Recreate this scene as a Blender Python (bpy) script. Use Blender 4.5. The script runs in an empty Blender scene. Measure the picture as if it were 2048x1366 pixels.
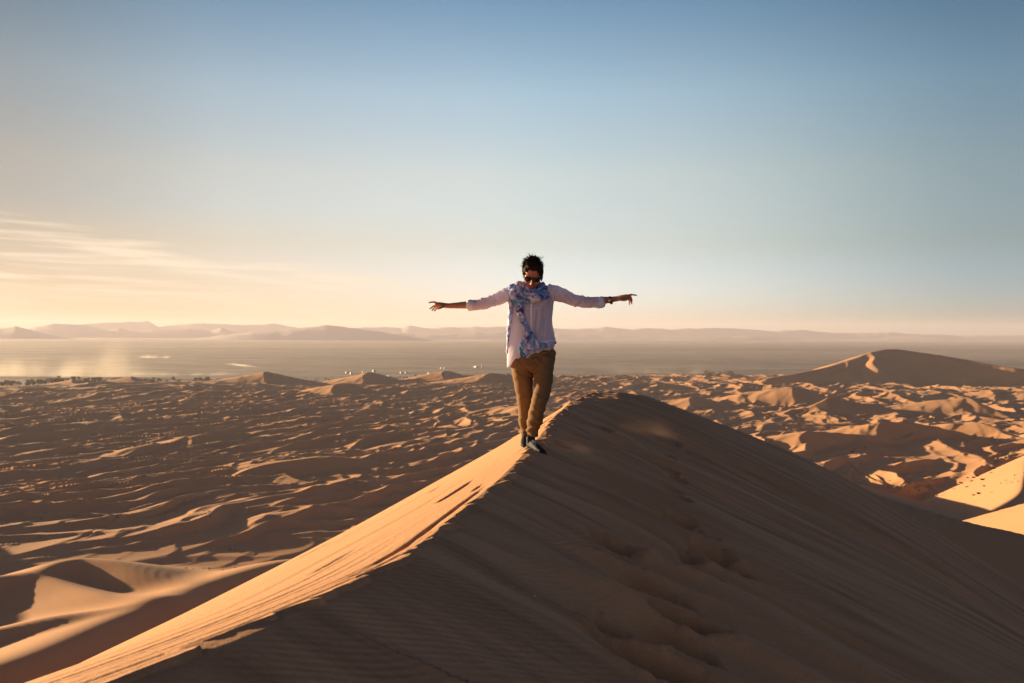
import bpy, bmesh, math, random
import numpy as np
from mathutils import Matrix, Vector, Euler
R = math.radians
scene = bpy.context.scene
COL = scene.collection

# ------------------------------------------------------------------ camera
F = 1991.0                       # focal length in pixels of a 2048 px wide frame (35 mm lens)
cam_data = bpy.data.cameras.new("camera")
cam = bpy.data.objects.new("camera", cam_data); COL.objects.link(cam)
cam_data.sensor_width = 36.0; cam_data.lens = 35.0
cam_data.clip_start = 0.05; cam_data.clip_end = 120000
cam_data.dof.use_dof = True; cam_data.dof.focus_distance = 8.6; cam_data.dof.aperture_fstop = 5.6
cam.matrix_world = Matrix.Rotation(R(90 - 0.46), 4, 'X') @ Matrix.Rotation(R(0.286), 4, 'Z')
scene.camera = cam

# ------------------------------------------------------------------ light
SUN_EL, SUN_AZ = 6.8, -60.0
S = Vector((math.sin(R(SUN_AZ)) * math.cos(R(SUN_EL)), math.cos(R(SUN_AZ)) * math.cos(R(SUN_EL)), math.sin(R(SUN_EL))))
world = bpy.data.worlds.new("World"); scene.world = world; world.use_nodes = True
wn = world.node_tree; wn.nodes.clear()
w_out = wn.nodes.new("ShaderNodeOutputWorld"); w_bg = wn.nodes.new("ShaderNodeBackground")
sky = wn.nodes.new("ShaderNodeTexSky"); sky.sky_type = 'NISHITA'; sky.sun_disc = False
sky.sun_elevation = R(SUN_EL); sky.sun_rotation = R(SUN_AZ)
sky.altitude = 700; sky.air_density = 1.0; sky.dust_density = 1.2; sky.ozone_density = 1.5
def wmath(op, a, b=None, c=None, clamp=False):
    n = wn.nodes.new("ShaderNodeMath"); n.operation = op; n.use_clamp = clamp
    for i, v in enumerate((a, b, c)):
        if v is None: continue
        if isinstance(v, (int, float)): n.inputs[i].default_value = v
        else: wn.links.new(v, n.inputs[i])
    return n.outputs[0]
def wramp(fac, stops, mode='LINEAR'):
    n = wn.nodes.new("ShaderNodeValToRGB"); n.color_ramp.interpolation = mode
    e = n.color_ramp.elements
    while len(e) < len(stops): e.new(0.5)
    for k, (p, c) in enumerate(stops):
        e[k].position = p; e[k].color = (c[0], c[1], c[2], 1)
    wn.links.new(fac, n.inputs[0]); return n.outputs[0]
def wmul(a, b, f=1.0):
    n = wn.nodes.new("ShaderNodeMix"); n.data_type = 'RGBA'; n.blend_type = 'MULTIPLY'; n.clamp_result = False
    n.inputs["Factor"].default_value = f
    wn.links.new(a, n.inputs["A"]); wn.links.new(b, n.inputs["B"]); return n.outputs["Result"]
w_tc = wn.nodes.new("ShaderNodeTexCoord"); w_sep = wn.nodes.new("ShaderNodeSeparateXYZ")
wn.links.new(w_tc.outputs["Generated"], w_sep.inputs[0])
dx_, dy_, dz_ = w_sep.outputs
elev = wmath('MULTIPLY', wmath('ARCSINE', dz_), 180 / math.pi)                    # degrees above the horizon
azim = wmath('MULTIPLY', wmath('ARCTAN2', dx_, dy_), 180 / math.pi)
K = 5.0; SKY_GAIN = 0.595
ELEV_TINT = [(0, (2.25, 2.6, 4.9)), (2, (2.3, 2.5, 4.2)), (5, (2.35, 2.1, 2.4)), (9, (2.95, 2.4, 2.25)), (13.5, (2.6, 2.45, 2.4)), (18.5, (1.40, 1.72, 1.95)), (28, (.9, .92, 1.18)), (90, (.70, .54, .82))]
tint = wramp(wmath('DIVIDE', elev, 90.0, clamp=True), [(e / 90.0, tuple(v / K for v in c)) for e, c in ELEV_TINT])
sa_ = wn.nodes.new("ShaderNodeVectorMath"); sa_.operation = 'DOT_PRODUCT'
wn.links.new(w_tc.outputs["Generated"], sa_.inputs[0]); sa_.inputs[1].default_value = (math.sin(R(SUN_AZ)) , math.cos(R(SUN_AZ)), 0.05)
tint2 = wramp(wmath('MULTIPLY_ADD', sa_.outputs["Value"], .5, .5, clamp=True), [(0, (.40, .42, .5)), (.35, (.48, .55, .64)), (.545, (.42, .57, .63)), (.645, (.98, 1, .98)), (.76, (1.10, 1.05, 1.02)), (.86, (.67, .67, .66)), (.92, (.335, .33, .325)), (1, (.24, .22, .20))], 'B_SPLINE')
kk = wn.nodes.new("ShaderNodeVectorMath"); kk.operation = 'SCALE'; kk.inputs["Scale"].default_value = K * SKY_GAIN
wn.links.new(wmul(wmul(sky.outputs[0], tint), tint2), kk.inputs[0]); col = kk.outputs[0]
# thin cirrus low on the sun side
comb = wn.nodes.new("ShaderNodeCombineXYZ")
wn.links.new(wmath('MULTIPLY', azim, .085), comb.inputs[0])
wn.links.new(wmath('MULTIPLY_ADD', azim, .06, wmath('MULTIPLY', elev, 1.15)), comb.inputs[1])
n1 = wn.nodes.new("ShaderNodeTexNoise"); n1.inputs["Scale"].default_value = 1.0; n1.inputs["Detail"].default_value = 6; n1.inputs["Roughness"].default_value = .55; n1.inputs["Distortion"].default_value = .9
wn.links.new(comb.outputs[0], n1.inputs["Vector"])
topel = wmath('MULTIPLY_ADD', wmath('ADD', azim, 27.0), -.15, 6.3)                 # the cloud bank sinks to the right
env = wmath('MULTIPLY', wmath('MULTIPLY', wmath('SUBTRACT', topel, elev), 1.6, clamp=True), wmath('MULTIPLY', wmath('SUBTRACT', elev, .6), .45, clamp=True))
env = wmath('MULTIPLY', env, wmath('MULTIPLY', wmath('SUBTRACT', 0.0, azim), .085, clamp=True))
comb2 = wn.nodes.new("ShaderNodeCombineXYZ"); wn.links.new(wmath('MULTIPLY', azim, .16), comb2.inputs[0]); wn.links.new(wmath('MULTIPLY_ADD', azim, .05, wmath('MULTIPLY', elev, 3.4)), comb2.inputs[1])
n2 = wn.nodes.new("ShaderNodeTexNoise"); n2.inputs["Scale"].default_value = 1.0; n2.inputs["Detail"].default_value = 5; n2.inputs["Distortion"].default_value = .5
wn.links.new(comb2.outputs[0], n2.inputs["Vector"])
wisp = wmath('MULTIPLY', wmath('SUBTRACT', wmath('ADD', wmath('MULTIPLY', n1.outputs["Fac"], .62), wmath('MULTIPLY', n2.outputs["Fac"], .42)), .475), 6.5, clamp=True)
veil = wmath('MULTIPLY', wmath('MULTIPLY', wmath('SUBTRACT', 7.0, elev), .16, clamp=True), wmath('MULTIPLY', wmath('SUBTRACT', 4.0, azim), .042, clamp=True))
vmx = wn.nodes.new("ShaderNodeMix"); vmx.data_type = 'RGBA'; wn.links.new(wmath('MULTIPLY', veil, .93), vmx.inputs["Factor"]); wn.links.new(col, vmx.inputs["A"]); vmx.inputs["B"].default_value = (4.9, 3.5, 2.0, 1)
col = vmx.outputs["Result"]
cf = wmath('MULTIPLY', wmath('MULTIPLY', env, wisp), .80)
cm = wn.nodes.new("ShaderNodeMix"); cm.data_type = 'RGBA'
wn.links.new(cf, cm.inputs["Factor"]); wn.links.new(col, cm.inputs["A"]); cm.inputs["B"].default_value = (6.2, 5.0, 3.7, 1)
wn.links.new(cm.outputs["Result"], w_bg.inputs[0]); w_bg.inputs[1].default_value = 0.055
wn.links.new(w_bg.outputs[0], w_out.inputs[0])
sun_d = bpy.data.lights.new("sun", 'SUN'); sun_d.energy = 5.0; sun_d.angle = R(0.6); sun_d.color = (1.0, 0.73, 0.42)
sun = bpy.data.objects.new("sun", sun_d); COL.objects.link(sun)
sun.rotation_euler = S.to_track_quat('Z', 'Y').to_euler()
vs = scene.view_settings
vs.view_transform = 'Standard'; vs.look = 'None'; vs.exposure = 1.6; vs.gamma = 1.0; vs.use_curve_mapping = False
HAZE = True

# ------------------------------------------------------------------ helpers
def tag(o, label=None, cat=None, group=None, kind=None):
    if label: o['label'] = label
    if cat: o['category'] = cat
    if group: o['group'] = group
    if kind: o['kind'] = kind
    return o

def link(name, me, mat=None, parent=None):
    o = bpy.data.objects.new(name, me); COL.objects.link(o)
    if mat is not None:
        me.materials.clear(); me.materials.append(mat)
    if parent is not None: o.parent = parent
    return o

def grid_mesh(name, X, Y, Z):
    n, m = X.shape
    co = np.stack([X, Y, Z], -1).reshape(-1, 3).astype(np.float32)
    idx = np.arange(n * m).reshape(n, m)
    q = np.stack([idx[:-1, :-1], idx[:-1, 1:], idx[1:, 1:], idx[1:, :-1]], -1).reshape(-1, 4).astype(np.int32)
    me = bpy.data.meshes.new(name)
    me.vertices.add(len(co)); me.vertices.foreach_set("co", co.ravel())
    me.loops.add(q.size); me.loops.foreach_set("vertex_index", q.ravel())
    me.polygons.add(len(q)); me.polygons.foreach_set("loop_start", np.arange(0, q.size, 4, dtype=np.int32))
    me.polygons.foreach_set("use_smooth", np.ones(len(q), dtype=bool))
    me.update(calc_edges=True)
    return me

def hash2(ix, iy, seed):
    h = (ix.astype(np.int64) * 374761393 + iy.astype(np.int64) * 668265263 + seed * 974634777) & 0x7fffffff
    h = ((h ^ (h >> 13)) * 1274126177) & 0x7fffffff
    h = (h ^ (h >> 16)) & 0xffff
    return h / 65535.0

def vnoise(x, y, seed=0):        # smooth value noise in -1..1
    x, y = np.broadcast_arrays(np.asarray(x, float), np.asarray(y, float))
    ix = np.floor(x); iy = np.floor(y); fx = x - ix; fy = y - iy
    fx = fx * fx * fx * (fx * (fx * 6 - 15) + 10); fy = fy * fy * fy * (fy * (fy * 6 - 15) + 10)
    a = hash2(ix, iy, seed); b = hash2(ix + 1, iy, seed); c = hash2(ix, iy + 1, seed); d = hash2(ix + 1, iy + 1, seed)
    return 2 * ((a * (1 - fx) + b * fx) * (1 - fy) + (c * (1 - fx) + d * fx) * fy) - 1

def fbm(x, y, seed=0, oct=4, gain=0.5):
    r = 0; a = 1; s = 0
    for i in range(oct):
        r = r + a * vnoise(x * 2 ** i + 17.3 * i, y * 2 ** i - 9.1 * i, seed + i); s += a; a *= gain
    return r / s

def smax(a, b, k):
    h = np.clip(0.5 + 0.5 * (a - b) / k, 0, 1)
    return b * (1 - h) + a * h + k * h * (1 - h)

def sstep(a, b, x):
    t = np.clip((x - a) / (b - a), 0, 1); return t * t * (3 - 2 * t)

def place(px, py, D):            # a point D metres ahead whose direction was measured in the photograph
    return ((px - 1024) / F * D, D, -(py - 667 - (px - 1024) * 0.005) / F * D)

# ------------------------------------------------------------------ terrain: big shapes
_Y = np.array([-60, -30, -12, 0, 1.5, 2.85, 3.5, 4.5, 6.9, 8.5, 10.2, 11.9, 15, 18.5, 22, 30., 60, 120, 250])
_X = np.array([-24, -13, -6.5, -2.45, -1.78, -1.16, -.84, -.48, -.08, .12, .316, .48, .9, 1.54, 2.3, 4.2, 11, 24, 50])
_yy = np.linspace(-60, 250, 6201); _xx = np.interp(_yy, _Y, _X)
_k = np.hanning(31); _k /= _k.sum(); _xx = np.convolve(np.pad(_xx, 15, mode='edge'), _k, 'valid')
def crest_x(y): return np.interp(y, _yy, _xx)

def main_dune(x, y, jag=0.0):
    t = x - crest_x(y) - jag
    yc = np.clip(y, 0, 12)
    a = np.minimum(.107 + .0359 * np.clip(y, 0, 15), .62); tau = 1.652 + .231 * yc; sm = .6427 - .13 * sstep(5.2, 3.2, y)
    tl = np.maximum(-t, 0)
    dl = sm * tl - (sm - a) * tau * (1 - np.exp(-tl / tau))
    tr = np.maximum(t, 0)
    rc = .05 + 1.0 * sstep(12.5, 18.5, y)
    dr = .41 * (np.sqrt(tr * tr + rc * rc) - rc) + .22 * (np.sqrt((tr - 4.6) ** 2 + 1.2) + (tr - 4.6)) / 2 - .22 * (np.sqrt(4.6 ** 2 + 1.2) - 4.6) / 2
    drop = dl + dr
    ye = y - 20.3
    drop = drop + .60 * (np.sqrt(ye ** 2 + .8) + ye) / 2
    # concave foot: slope eases off far below the crest
    drop = np.where(drop > 45, 45 + 40 * np.tanh((drop - 45) / 60) + .04 * (drop - 45), drop)
    return -1.0 - drop

def ridge(x, y, pts, sl_left, sl_right, rnd):
    """sharp or rounded crest along a 3-D polyline; left/right as seen walking along it"""
    best = np.full(x.shape, -1e9)
    P = [np.array(p) for p in pts]
    for p, q in zip(P[:-1], P[1:]):
        d = q[:2] - p[:2]; L2 = d @ d
        u = np.clip(((x - p[0]) * d[0] + (y - p[1]) * d[1]) / L2, 0, 1)
        cx = x - (p[0] + u * d[0]); cy = y - (p[1] + u * d[1])
        dist = np.sqrt(cx * cx + cy * cy + 1e-9)
        side = (d[0] * cy - d[1] * cx) / math.sqrt(L2) / dist
        sl = sl_right + (sl_left - sl_right) * (0.5 + 0.5 * np.clip(side * 3, -1, 1))
        z = p[2] + u * (q[2] - p[2]) - sl * (np.sqrt(dist ** 2 + rnd ** 2) - rnd)
        best = np.maximum(best, z)
    return best

def curve(pp, n=8):              # Catmull-Rom through measured points
    P = [np.array(place(*p)) for p in pp]
    P = [2 * P[0] - P[1]] + P + [2 * P[-1] - P[-2]]
    out = []
    for i in range(1, len(P) - 2):
        for k in range(n):
            t = k / n
            out.append(.5 * ((2 * P[i]) + (P[i + 1] - P[i - 1]) * t + (2 * P[i - 1] - 5 * P[i] + 4 * P[i + 1] - P[i + 2]) * t * t + (3 * P[i] - P[i - 1] - 3 * P[i + 1] + P[i + 2]) * t ** 3))
    out.append(P[-2]); return out

RIDGES = [
    # pts, slope left, slope right, rounding, reach
    (curve([(1330, 870, 42), (1540, 921, 58), (1700, 974, 62), (1930, 1043, 62), (2060, 1073, 62), (2400, 1170, 62), (3000, 1400, 60)]), .60, .55, .6),
    (curve([(1925, 1043, 150), (2050, 1008, 128), (2260, 950, 104), (2600, 860, 90)]), .60, .50, .3),
    (curve([(2500, 800, 700), (2200, 860, 520), (2075, 905, 430), (2052, 950, 370), (2043, 985, 335), (2003, 1013, 315), (1940, 1042, 300)]), .60, .58, 1.0),
    (curve([(-60, 1160, 300), (0, 1154, 305), (75, 1144, 312), (120, 1125, 320), (170, 1119, 326), (225, 1126, 322), (290, 1147, 312), (380, 1178, 300)]), .30, .52, 3.0),
    (curve([(78, 1147, 311), (140, 1172, 296), (215, 1192, 280), (300, 1205, 270)]), .35, .30, 1.5),
    (curve([(640, 1118, 355), (550, 1127, 336), (430, 1160, 306), (330, 1196, 275), (200, 1246, 243), (60, 1306, 214), (-60, 1350, 200), (-500, 1500, 165)]), .62, .30, 6.0),
    (curve([(330, 1200, 270), (250, 1222, 262), (120, 1234, 250), (0, 1260, 240), (-200, 1300, 220)]), .5, .30, 2.5),
    # big dune on the right skyline
    (curve([(1535, 757, 1830), (1600, 744, 1870), (1690, 724, 1940), (1745, 703, 2000), (1785, 698, 2020), (1850, 708, 1990), (1940, 720, 1930), (2048, 738, 1860), (2300, 760, 1800)]), .40, .50, 5.0),
    (curve([(1742, 706, 1985), (1746, 722, 1930), (1762, 738, 1880)]), .60, .48, 2.0),
    (curve([(1700, 722, 1945), (1690, 734, 1905), (1672, 746, 1870)]), .60, .48, 2.0),
    ([np.array(p, float) for p in [(5, 50, -12), (50, 150, -27), (85, 270, -40), (115, 400, -55), (150, 540, -72), (175, 640, -84)]], .45, .26, 3.0),
    ([np.array(p, float) for p in [(-420, 560, -70), (-345, 430, -56), (-300, 340, -52), (-262, 262, -50), (-240, 200, -50)]], .40, .50, 2.0),  # unseen ridge left of the frame, added to cast shade on the lower-left dunes
]

# ------------------------------------------------------------------ terrain: the field of small dunes
rng = np.random.default_rng(11)
def dune_specs():
    sp = []
    y = 380.0
    # rows of dunes going away, jittered
    while y < 2150:
        step = 34 + 8 * rng.random()
        xw = min(.62 * y + 120, 1500)
        x = -xw - 200
        while x < xw:
            x += 46 * (.6 + .8 * rng.random())
            r = rng.random()
            H = 2.0 + 3.6 * r ** 1.6
            if rng.random() < .09: H *= 1.9
            w = H * (5.5 + 4 * rng.random())
            yy = y + 30 * (rng.random() - .5)
            n = vnoise(x / 260., yy / 260., 5)
            sc = .8 + .45 * n
            edge = 2080 + 60 * vnoise(x / 150., 3.3, 8) + .05 * x
            if yy > edge: continue
            if rng.random() < .12 + .2 * (n < -.4): continue
            ang = WIND + R(26) * rng.normal() + R(18) * vnoise(x / 500., yy / 500., 9)
            sp.append((x, yy, H * sc, w * sc, ang, .35 + .5 * rng.random(), .35 * rng.normal()))
        y += step
    return sp
WIND = R(-25)                    # dunes advance to the right and slightly towards the camera
big = []
def bigdune(px, py, D, H, w, ang, k=.6, sk=0.):
    x, y, z = place(px, py, D); big.append((x, y, H, w, ang, k, sk))
bigdune(1590, 805, 1350, 24, 70, R(-30), .8, .3)
bigdune(1650, 830, 1190, 17, 60, R(150), .9, .1)
bigdune(1935, 830, 1180, 22, 75, R(-20), .9)
bigdune(1800, 880, 800, 16, 60, R(-35), .9, .5)
bigdune(1640, 900, 760, 12, 50, R(-35), .9, .5)
bigdune(1960, 870, 860, 13, 55, R(-25), .9, -.4)
bigdune(1560, 975, 520, 10, 45, R(-30), .7)
bigdune(550, 770, 1900, 26, 95, R(-20), .7)
bigdune(290, 775, 1850, 20, 80, R(-20), .7)
bigdune(160, 785, 1800, 16, 80, R(-10), .7)
bigdune(750, 775, 1850, 20, 70, R(-20), .7)
bigdune(900, 765, 1950, 18, 60, R(-15), .7)
bigdune(990, 775, 1800, 22, 80, R(-20), .8, .4)
bigdune(700, 800, 1500, 16, 60, R(-25), .8)
bigdune(600, 765, 1950, 18, 60, R(-20), .8)
bigdune(1380, 820, 1250, 14, 60, R(-25), .8)

def dune_shape(X, Y, spec):
    x0, y0, H, w, ang, k, sk = spec
    ca, sa = math.cos(ang), math.sin(ang)
    dx = X - x0; dy = Y - y0
    u = dx * ca + dy * sa; v = -dx * sa + dy * ca
    L = H * 7.0
    vw = v / w
    uc = k * w * .8 * vw * vw + sk * w * vw
    Hc = H * np.clip(1 - vw * vw, 0, 1) ** 1.25
    d = uc - u
    s = np.clip(d / L, 0, 1)
    wind = Hc * (1 - s) ** 1.5 * (1 + .5 * s)
    lee = Hc + .60 * d
    return np.where(d > 0, wind, np.maximum(lee, 0))

def far_field(AZ, DD):
    X = AZ * DD; Y = DD.copy()
    # meandering of the crests
    A = 7.0
    Xw = X + A * fbm(X / 60, Y / 60, 21, 3) + 16 * fbm(X / 240, Y / 240, 31, 2)
    Yw = Y + A * fbm(X / 60 + 40, Y / 60, 22, 3) + 16 * fbm(X / 240 + 9, Y / 240, 32, 2)
    h = np.zeros_like(X)
    az = AZ[0]; dd = DD[:, 0]
    for sp in dune_specs() + big:
        x0, y0, H, w = sp[:4]
        rad = max(w, H * 7) * 1.35 + 28
        i0, i1 = np.searchsorted(dd, [y0 - rad, y0 + rad])
        if i1 <= i0: continue
        ymin = max(y0 - rad, 50)
        lo = (x0 - rad) / (ymin if x0 - rad < 0 else y0 + rad); hi = (x0 + rad) / (ymin if x0 + rad > 0 else y0 + rad)
        j0, j1 = np.searchsorted(az, [lo, hi])
        if j1 <= j0: continue
        b = (slice(i0, i1), slice(j0, j1))
        s = dune_shape(Xw[b], Yw[b], sp)
        hb = h[b]
        h[b] = np.maximum(hb, s) + .35 * np.minimum(hb, s)
    return X, Y, h

def waves(X, Y, lam, ang, seed, lee=.22, warp=.55, patch=1.6):
    """rows of sinuous asymmetric ridges; unit height"""
    ca, sa = math.cos(ang), math.sin(ang)
    u = X * ca + Y * sa; v = -X * sa + Y * ca
    u = u + lam * warp * fbm(X / (2.1 * lam), Y / (2.1 * lam), seed, 3, .45) + lam * .9 * vnoise(X / (6 * lam), Y / (6 * lam), seed + 7)
    # break the rows so that crests end and fork
    u = u + lam * .5 * vnoise(v / (1.7 * lam), np.floor(u / lam) * .37 + 50, seed + 11)
    ph = u / lam; k = np.floor(ph); f = ph - k
    rise = f / (1 - lee); fall = (1 - f) / lee
    prof = np.where(f < 1 - lee, .3 * rise + .7 * rise ** 2.0, fall ** 1.15)
    a = .5 + .5 * vnoise(X / (patch * lam) + 3.1, Y / (patch * lam), seed + 23)
    a2 = .5 + .5 * vnoise(v / (1.1 * lam), k * 1.7 + .5, seed + 29)
    return prof * (.12 + 1.0 * np.clip(.62 * a + .62 * a2 - .12, 0, 1))

EDGE_K = .42
def terrain(X, Y, h):
    w1 = 6.8 * waves(X, Y, 43, R(-28), 101)
    w2 = 5.0 * waves(X, Y, 30, R(-62), 202)
    w3 = 2.6 * waves(X, Y, 16, R(-12), 303)
    w4 = 8.0 * sstep(-300, 500, X) * waves(X, Y, 78, R(-5), 404, .26)
    amp = sstep(2200, 2020, Y - EDGE_K * X) * sstep(340, 560, np.hypot(X * .5, Y))
    w = np.maximum(np.maximum(w1, w2), w4) + .30 * np.minimum(w1, w2) + .6 * w3
    w = w * (1 - .55 * sstep(1750, 1950, Y - EDGE_K * X) * sstep(0, -400, X))
    h = amp * np.maximum(w, h) + .25 * np.minimum(w, h)
    edge = sstep(2230, 2080, Y - EDGE_K * X)
    base = -100.4 + edge * (1.2 + 9.0 * np.maximum(fbm(X / 330, Y / 330, 51, 3) + .35, 0)) + h
    rise = 10 * np.exp(-((X - 400) / 500) ** 2 - ((Y - 700) / 350) ** 2)
    base = base + rise
    z = base
    for pts, sl, sr, rnd in RIDGES:
        P = np.array(pts)
        m = (X > P[:, 0].min() - 320) & (X < P[:, 0].max() + 320) & (Y > P[:, 1].min() - 320) & (Y < P[:, 1].max() + 320)
        if not m.any(): continue
        wob = .012 * P[:, 1].mean()
        xx = X[m]; yy = Y[m]
        if P[:, 1].mean() > 1000:
            xx = xx + 14 * fbm(xx / 90, yy / 90, 71, 2); yy = yy + 14 * fbm(xx / 90, yy / 90, 72, 2)
        r = ridge(xx, yy, pts, sl, sr, rnd)
        depth = np.maximum(P[:, 2].max() - r, 0)
        z[m] = smax(r, z[m], 3.0 if P[:, 1].mean() > 100 else 1.5)
    md = main_dune(X, Y)
    z = smax(md, z, 2.0)
    return z

# ------------------------------------------------------------------ materials
def mat(name):
    m = bpy.data.materials.new(name); m.use_nodes = True
    nt = m.node_tree; return m, nt, nt.nodes["Principled BSDF"]
def nd(nt, t, **kw):
    n = nt.nodes.new(t)
    for k, v in kw.items():
        if k in n.inputs: n.inputs[k].default_value = v
        else: setattr(n, k, v)
    return n

SAND = (.53, .280, .142)
def sand_material(near):
    m, nt, b = mat("sand_near" if near else "sand_far")
    L = nt.links.new
    tc = nd(nt, "ShaderNodeTexCoord"); b.inputs["Roughness"].default_value = .95
    b.inputs["Specular IOR Level"].default_value = .15
    n1 = nd(nt, "ShaderNodeTexNoise", Scale=.35 if near else .02, Detail=5.0); L(tc.outputs["Object"], n1.inputs["Vector"])
    mix = nd(nt, "ShaderNodeMix", data_type='RGBA')
    L(n1.outputs["Fac"], mix.inputs["Factor"])
    mix.inputs["A"].default_value = (SAND[0] * .92, SAND[1] * .88, SAND[2] * .84, 1)
    mix.inputs["B"].default_value = (SAND[0] * 1.06, SAND[1] * 1.1, SAND[2] * 1.14, 1)
    L(mix.outputs["Result"], b.inputs["Base Color"])
    if near:
        # darker and paler streaks running down the right-falling slope, plus single-grain speckle
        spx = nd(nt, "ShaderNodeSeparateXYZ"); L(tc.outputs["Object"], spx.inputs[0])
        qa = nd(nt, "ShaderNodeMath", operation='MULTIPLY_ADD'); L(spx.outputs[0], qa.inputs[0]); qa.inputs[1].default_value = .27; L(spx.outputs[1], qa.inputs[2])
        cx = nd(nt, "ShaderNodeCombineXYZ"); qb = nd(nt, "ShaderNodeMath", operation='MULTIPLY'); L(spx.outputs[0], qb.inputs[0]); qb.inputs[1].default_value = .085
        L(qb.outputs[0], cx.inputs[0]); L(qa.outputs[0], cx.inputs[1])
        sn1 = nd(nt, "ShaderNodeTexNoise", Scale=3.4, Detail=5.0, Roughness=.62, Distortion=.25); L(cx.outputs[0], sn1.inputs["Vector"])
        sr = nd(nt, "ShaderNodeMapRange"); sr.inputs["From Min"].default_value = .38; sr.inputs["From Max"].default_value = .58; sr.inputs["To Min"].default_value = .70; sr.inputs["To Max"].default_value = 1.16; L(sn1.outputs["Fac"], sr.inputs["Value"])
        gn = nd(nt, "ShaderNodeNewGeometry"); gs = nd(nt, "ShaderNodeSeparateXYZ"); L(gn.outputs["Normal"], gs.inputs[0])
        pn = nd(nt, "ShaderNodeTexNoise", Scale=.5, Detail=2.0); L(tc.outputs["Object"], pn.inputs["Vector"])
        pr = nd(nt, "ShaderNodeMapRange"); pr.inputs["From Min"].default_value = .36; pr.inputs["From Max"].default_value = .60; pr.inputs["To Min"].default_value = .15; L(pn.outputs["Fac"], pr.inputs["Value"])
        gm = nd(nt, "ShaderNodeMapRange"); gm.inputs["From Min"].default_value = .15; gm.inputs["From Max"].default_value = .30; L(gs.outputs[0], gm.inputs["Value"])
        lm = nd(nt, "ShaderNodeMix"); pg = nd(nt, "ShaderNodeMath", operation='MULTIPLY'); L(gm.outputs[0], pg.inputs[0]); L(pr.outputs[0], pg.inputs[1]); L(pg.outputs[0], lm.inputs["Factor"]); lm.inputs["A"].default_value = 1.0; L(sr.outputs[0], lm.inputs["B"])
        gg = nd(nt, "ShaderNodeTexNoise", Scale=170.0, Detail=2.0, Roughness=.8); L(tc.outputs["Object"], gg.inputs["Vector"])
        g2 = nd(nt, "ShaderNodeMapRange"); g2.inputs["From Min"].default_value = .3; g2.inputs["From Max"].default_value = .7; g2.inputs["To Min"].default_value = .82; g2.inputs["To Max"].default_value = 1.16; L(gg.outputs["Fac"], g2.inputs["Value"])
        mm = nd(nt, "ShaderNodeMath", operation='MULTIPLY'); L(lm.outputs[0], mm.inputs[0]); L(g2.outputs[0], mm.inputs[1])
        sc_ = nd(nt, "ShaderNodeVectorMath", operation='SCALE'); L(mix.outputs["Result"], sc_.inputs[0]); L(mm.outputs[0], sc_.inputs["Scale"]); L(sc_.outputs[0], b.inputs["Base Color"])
        def mt(op, a, b_=None, c=None, clamp=False):
            n = nt.nodes.new("ShaderNodeMath"); n.operation = op; n.use_clamp = clamp
            for i, v in enumerate((a, b_, c)):
                if v is None: continue
                if isinstance(v, (int, float)): n.inputs[i].default_value = v
                else: L(v, n.inputs[i])
            return n.outputs[0]
        sp = nd(nt, "ShaderNodeSeparateXYZ"); L(tc.outputs["Object"], sp.inputs[0])
        nw = nd(nt, "ShaderNodeTexNoise", Scale=1.6, Detail=2.0); L(tc.outputs["Object"], nw.inputs["Vector"])
        nw2 = nd(nt, "ShaderNodeTexNoise", Scale=7.0, Detail=2.0); L(tc.outputs["Object"], nw2.inputs["Vector"])
        ph = mt('ADD', mt('MULTIPLY', sp.outputs[1], 1.35), mt('MULTIPLY', sp.outputs[0], -.85))
        ph = mt('ADD', mt('MULTIPLY', ph, 2 * math.pi / .062), mt('MULTIPLY', nw.outputs["Fac"], 8.0))
        ph = mt('ADD', ph, mt('MULTIPLY', nw2.outputs["Fac"], 2.6))
        rip = mt('SINE', ph)
        npat = nd(nt, "ShaderNodeTexNoise", Scale=.55, Detail=2.0); L(tc.outputs["Object"], npat.inputs["Vector"])
        msk = mt('MULTIPLY', mt('SUBTRACT', npat.outputs["Fac"], .33), 4.0, clamp=True)
        # ripples only where the slope falls to the right (shaded flank)
        geo = nd(nt, "ShaderNodeNewGeometry"); sn = nd(nt, "ShaderNodeSeparateXYZ"); L(geo.outputs["Normal"], sn.inputs[0])
        msk = mt('MULTIPLY', msk, mt('MULTIPLY', mt('SUBTRACT', sn.outputs[0], .12), 6.0, clamp=True))
        fade = mt('SUBTRACT', 1.0, mt('MULTIPLY', mt('SUBTRACT', sp.outputs[1], 6.0), .22, clamp=True), clamp=True)
        msk = mt('MULTIPLY', msk, fade)
        gr = nd(nt, "ShaderNodeTexNoise", Scale=240.0, Detail=3.0); L(tc.outputs["Object"], gr.inputs["Vector"])
        gr2 = nd(nt, "ShaderNodeTexNoise", Scale=38.0, Detail=4.0); L(tc.outputs["Object"], gr2.inputs["Vector"])
        h = mt('ADD', mt('MULTIPLY', mt('MULTIPLY', rip, msk), .0021), mt('MULTIPLY', gr.outputs["Fac"], .0022))
        h = mt('ADD', h, mt('MULTIPLY', gr2.outputs["Fac"], .005))
        bp = nd(nt, "ShaderNodeBump", Strength=1.0, Distance=1.0); L(h, bp.inputs["Height"]); L(bp.outputs[0], b.inputs["Normal"])
    return m

m_far = sand_material(False)
m_near = sand_material(True)

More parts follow.
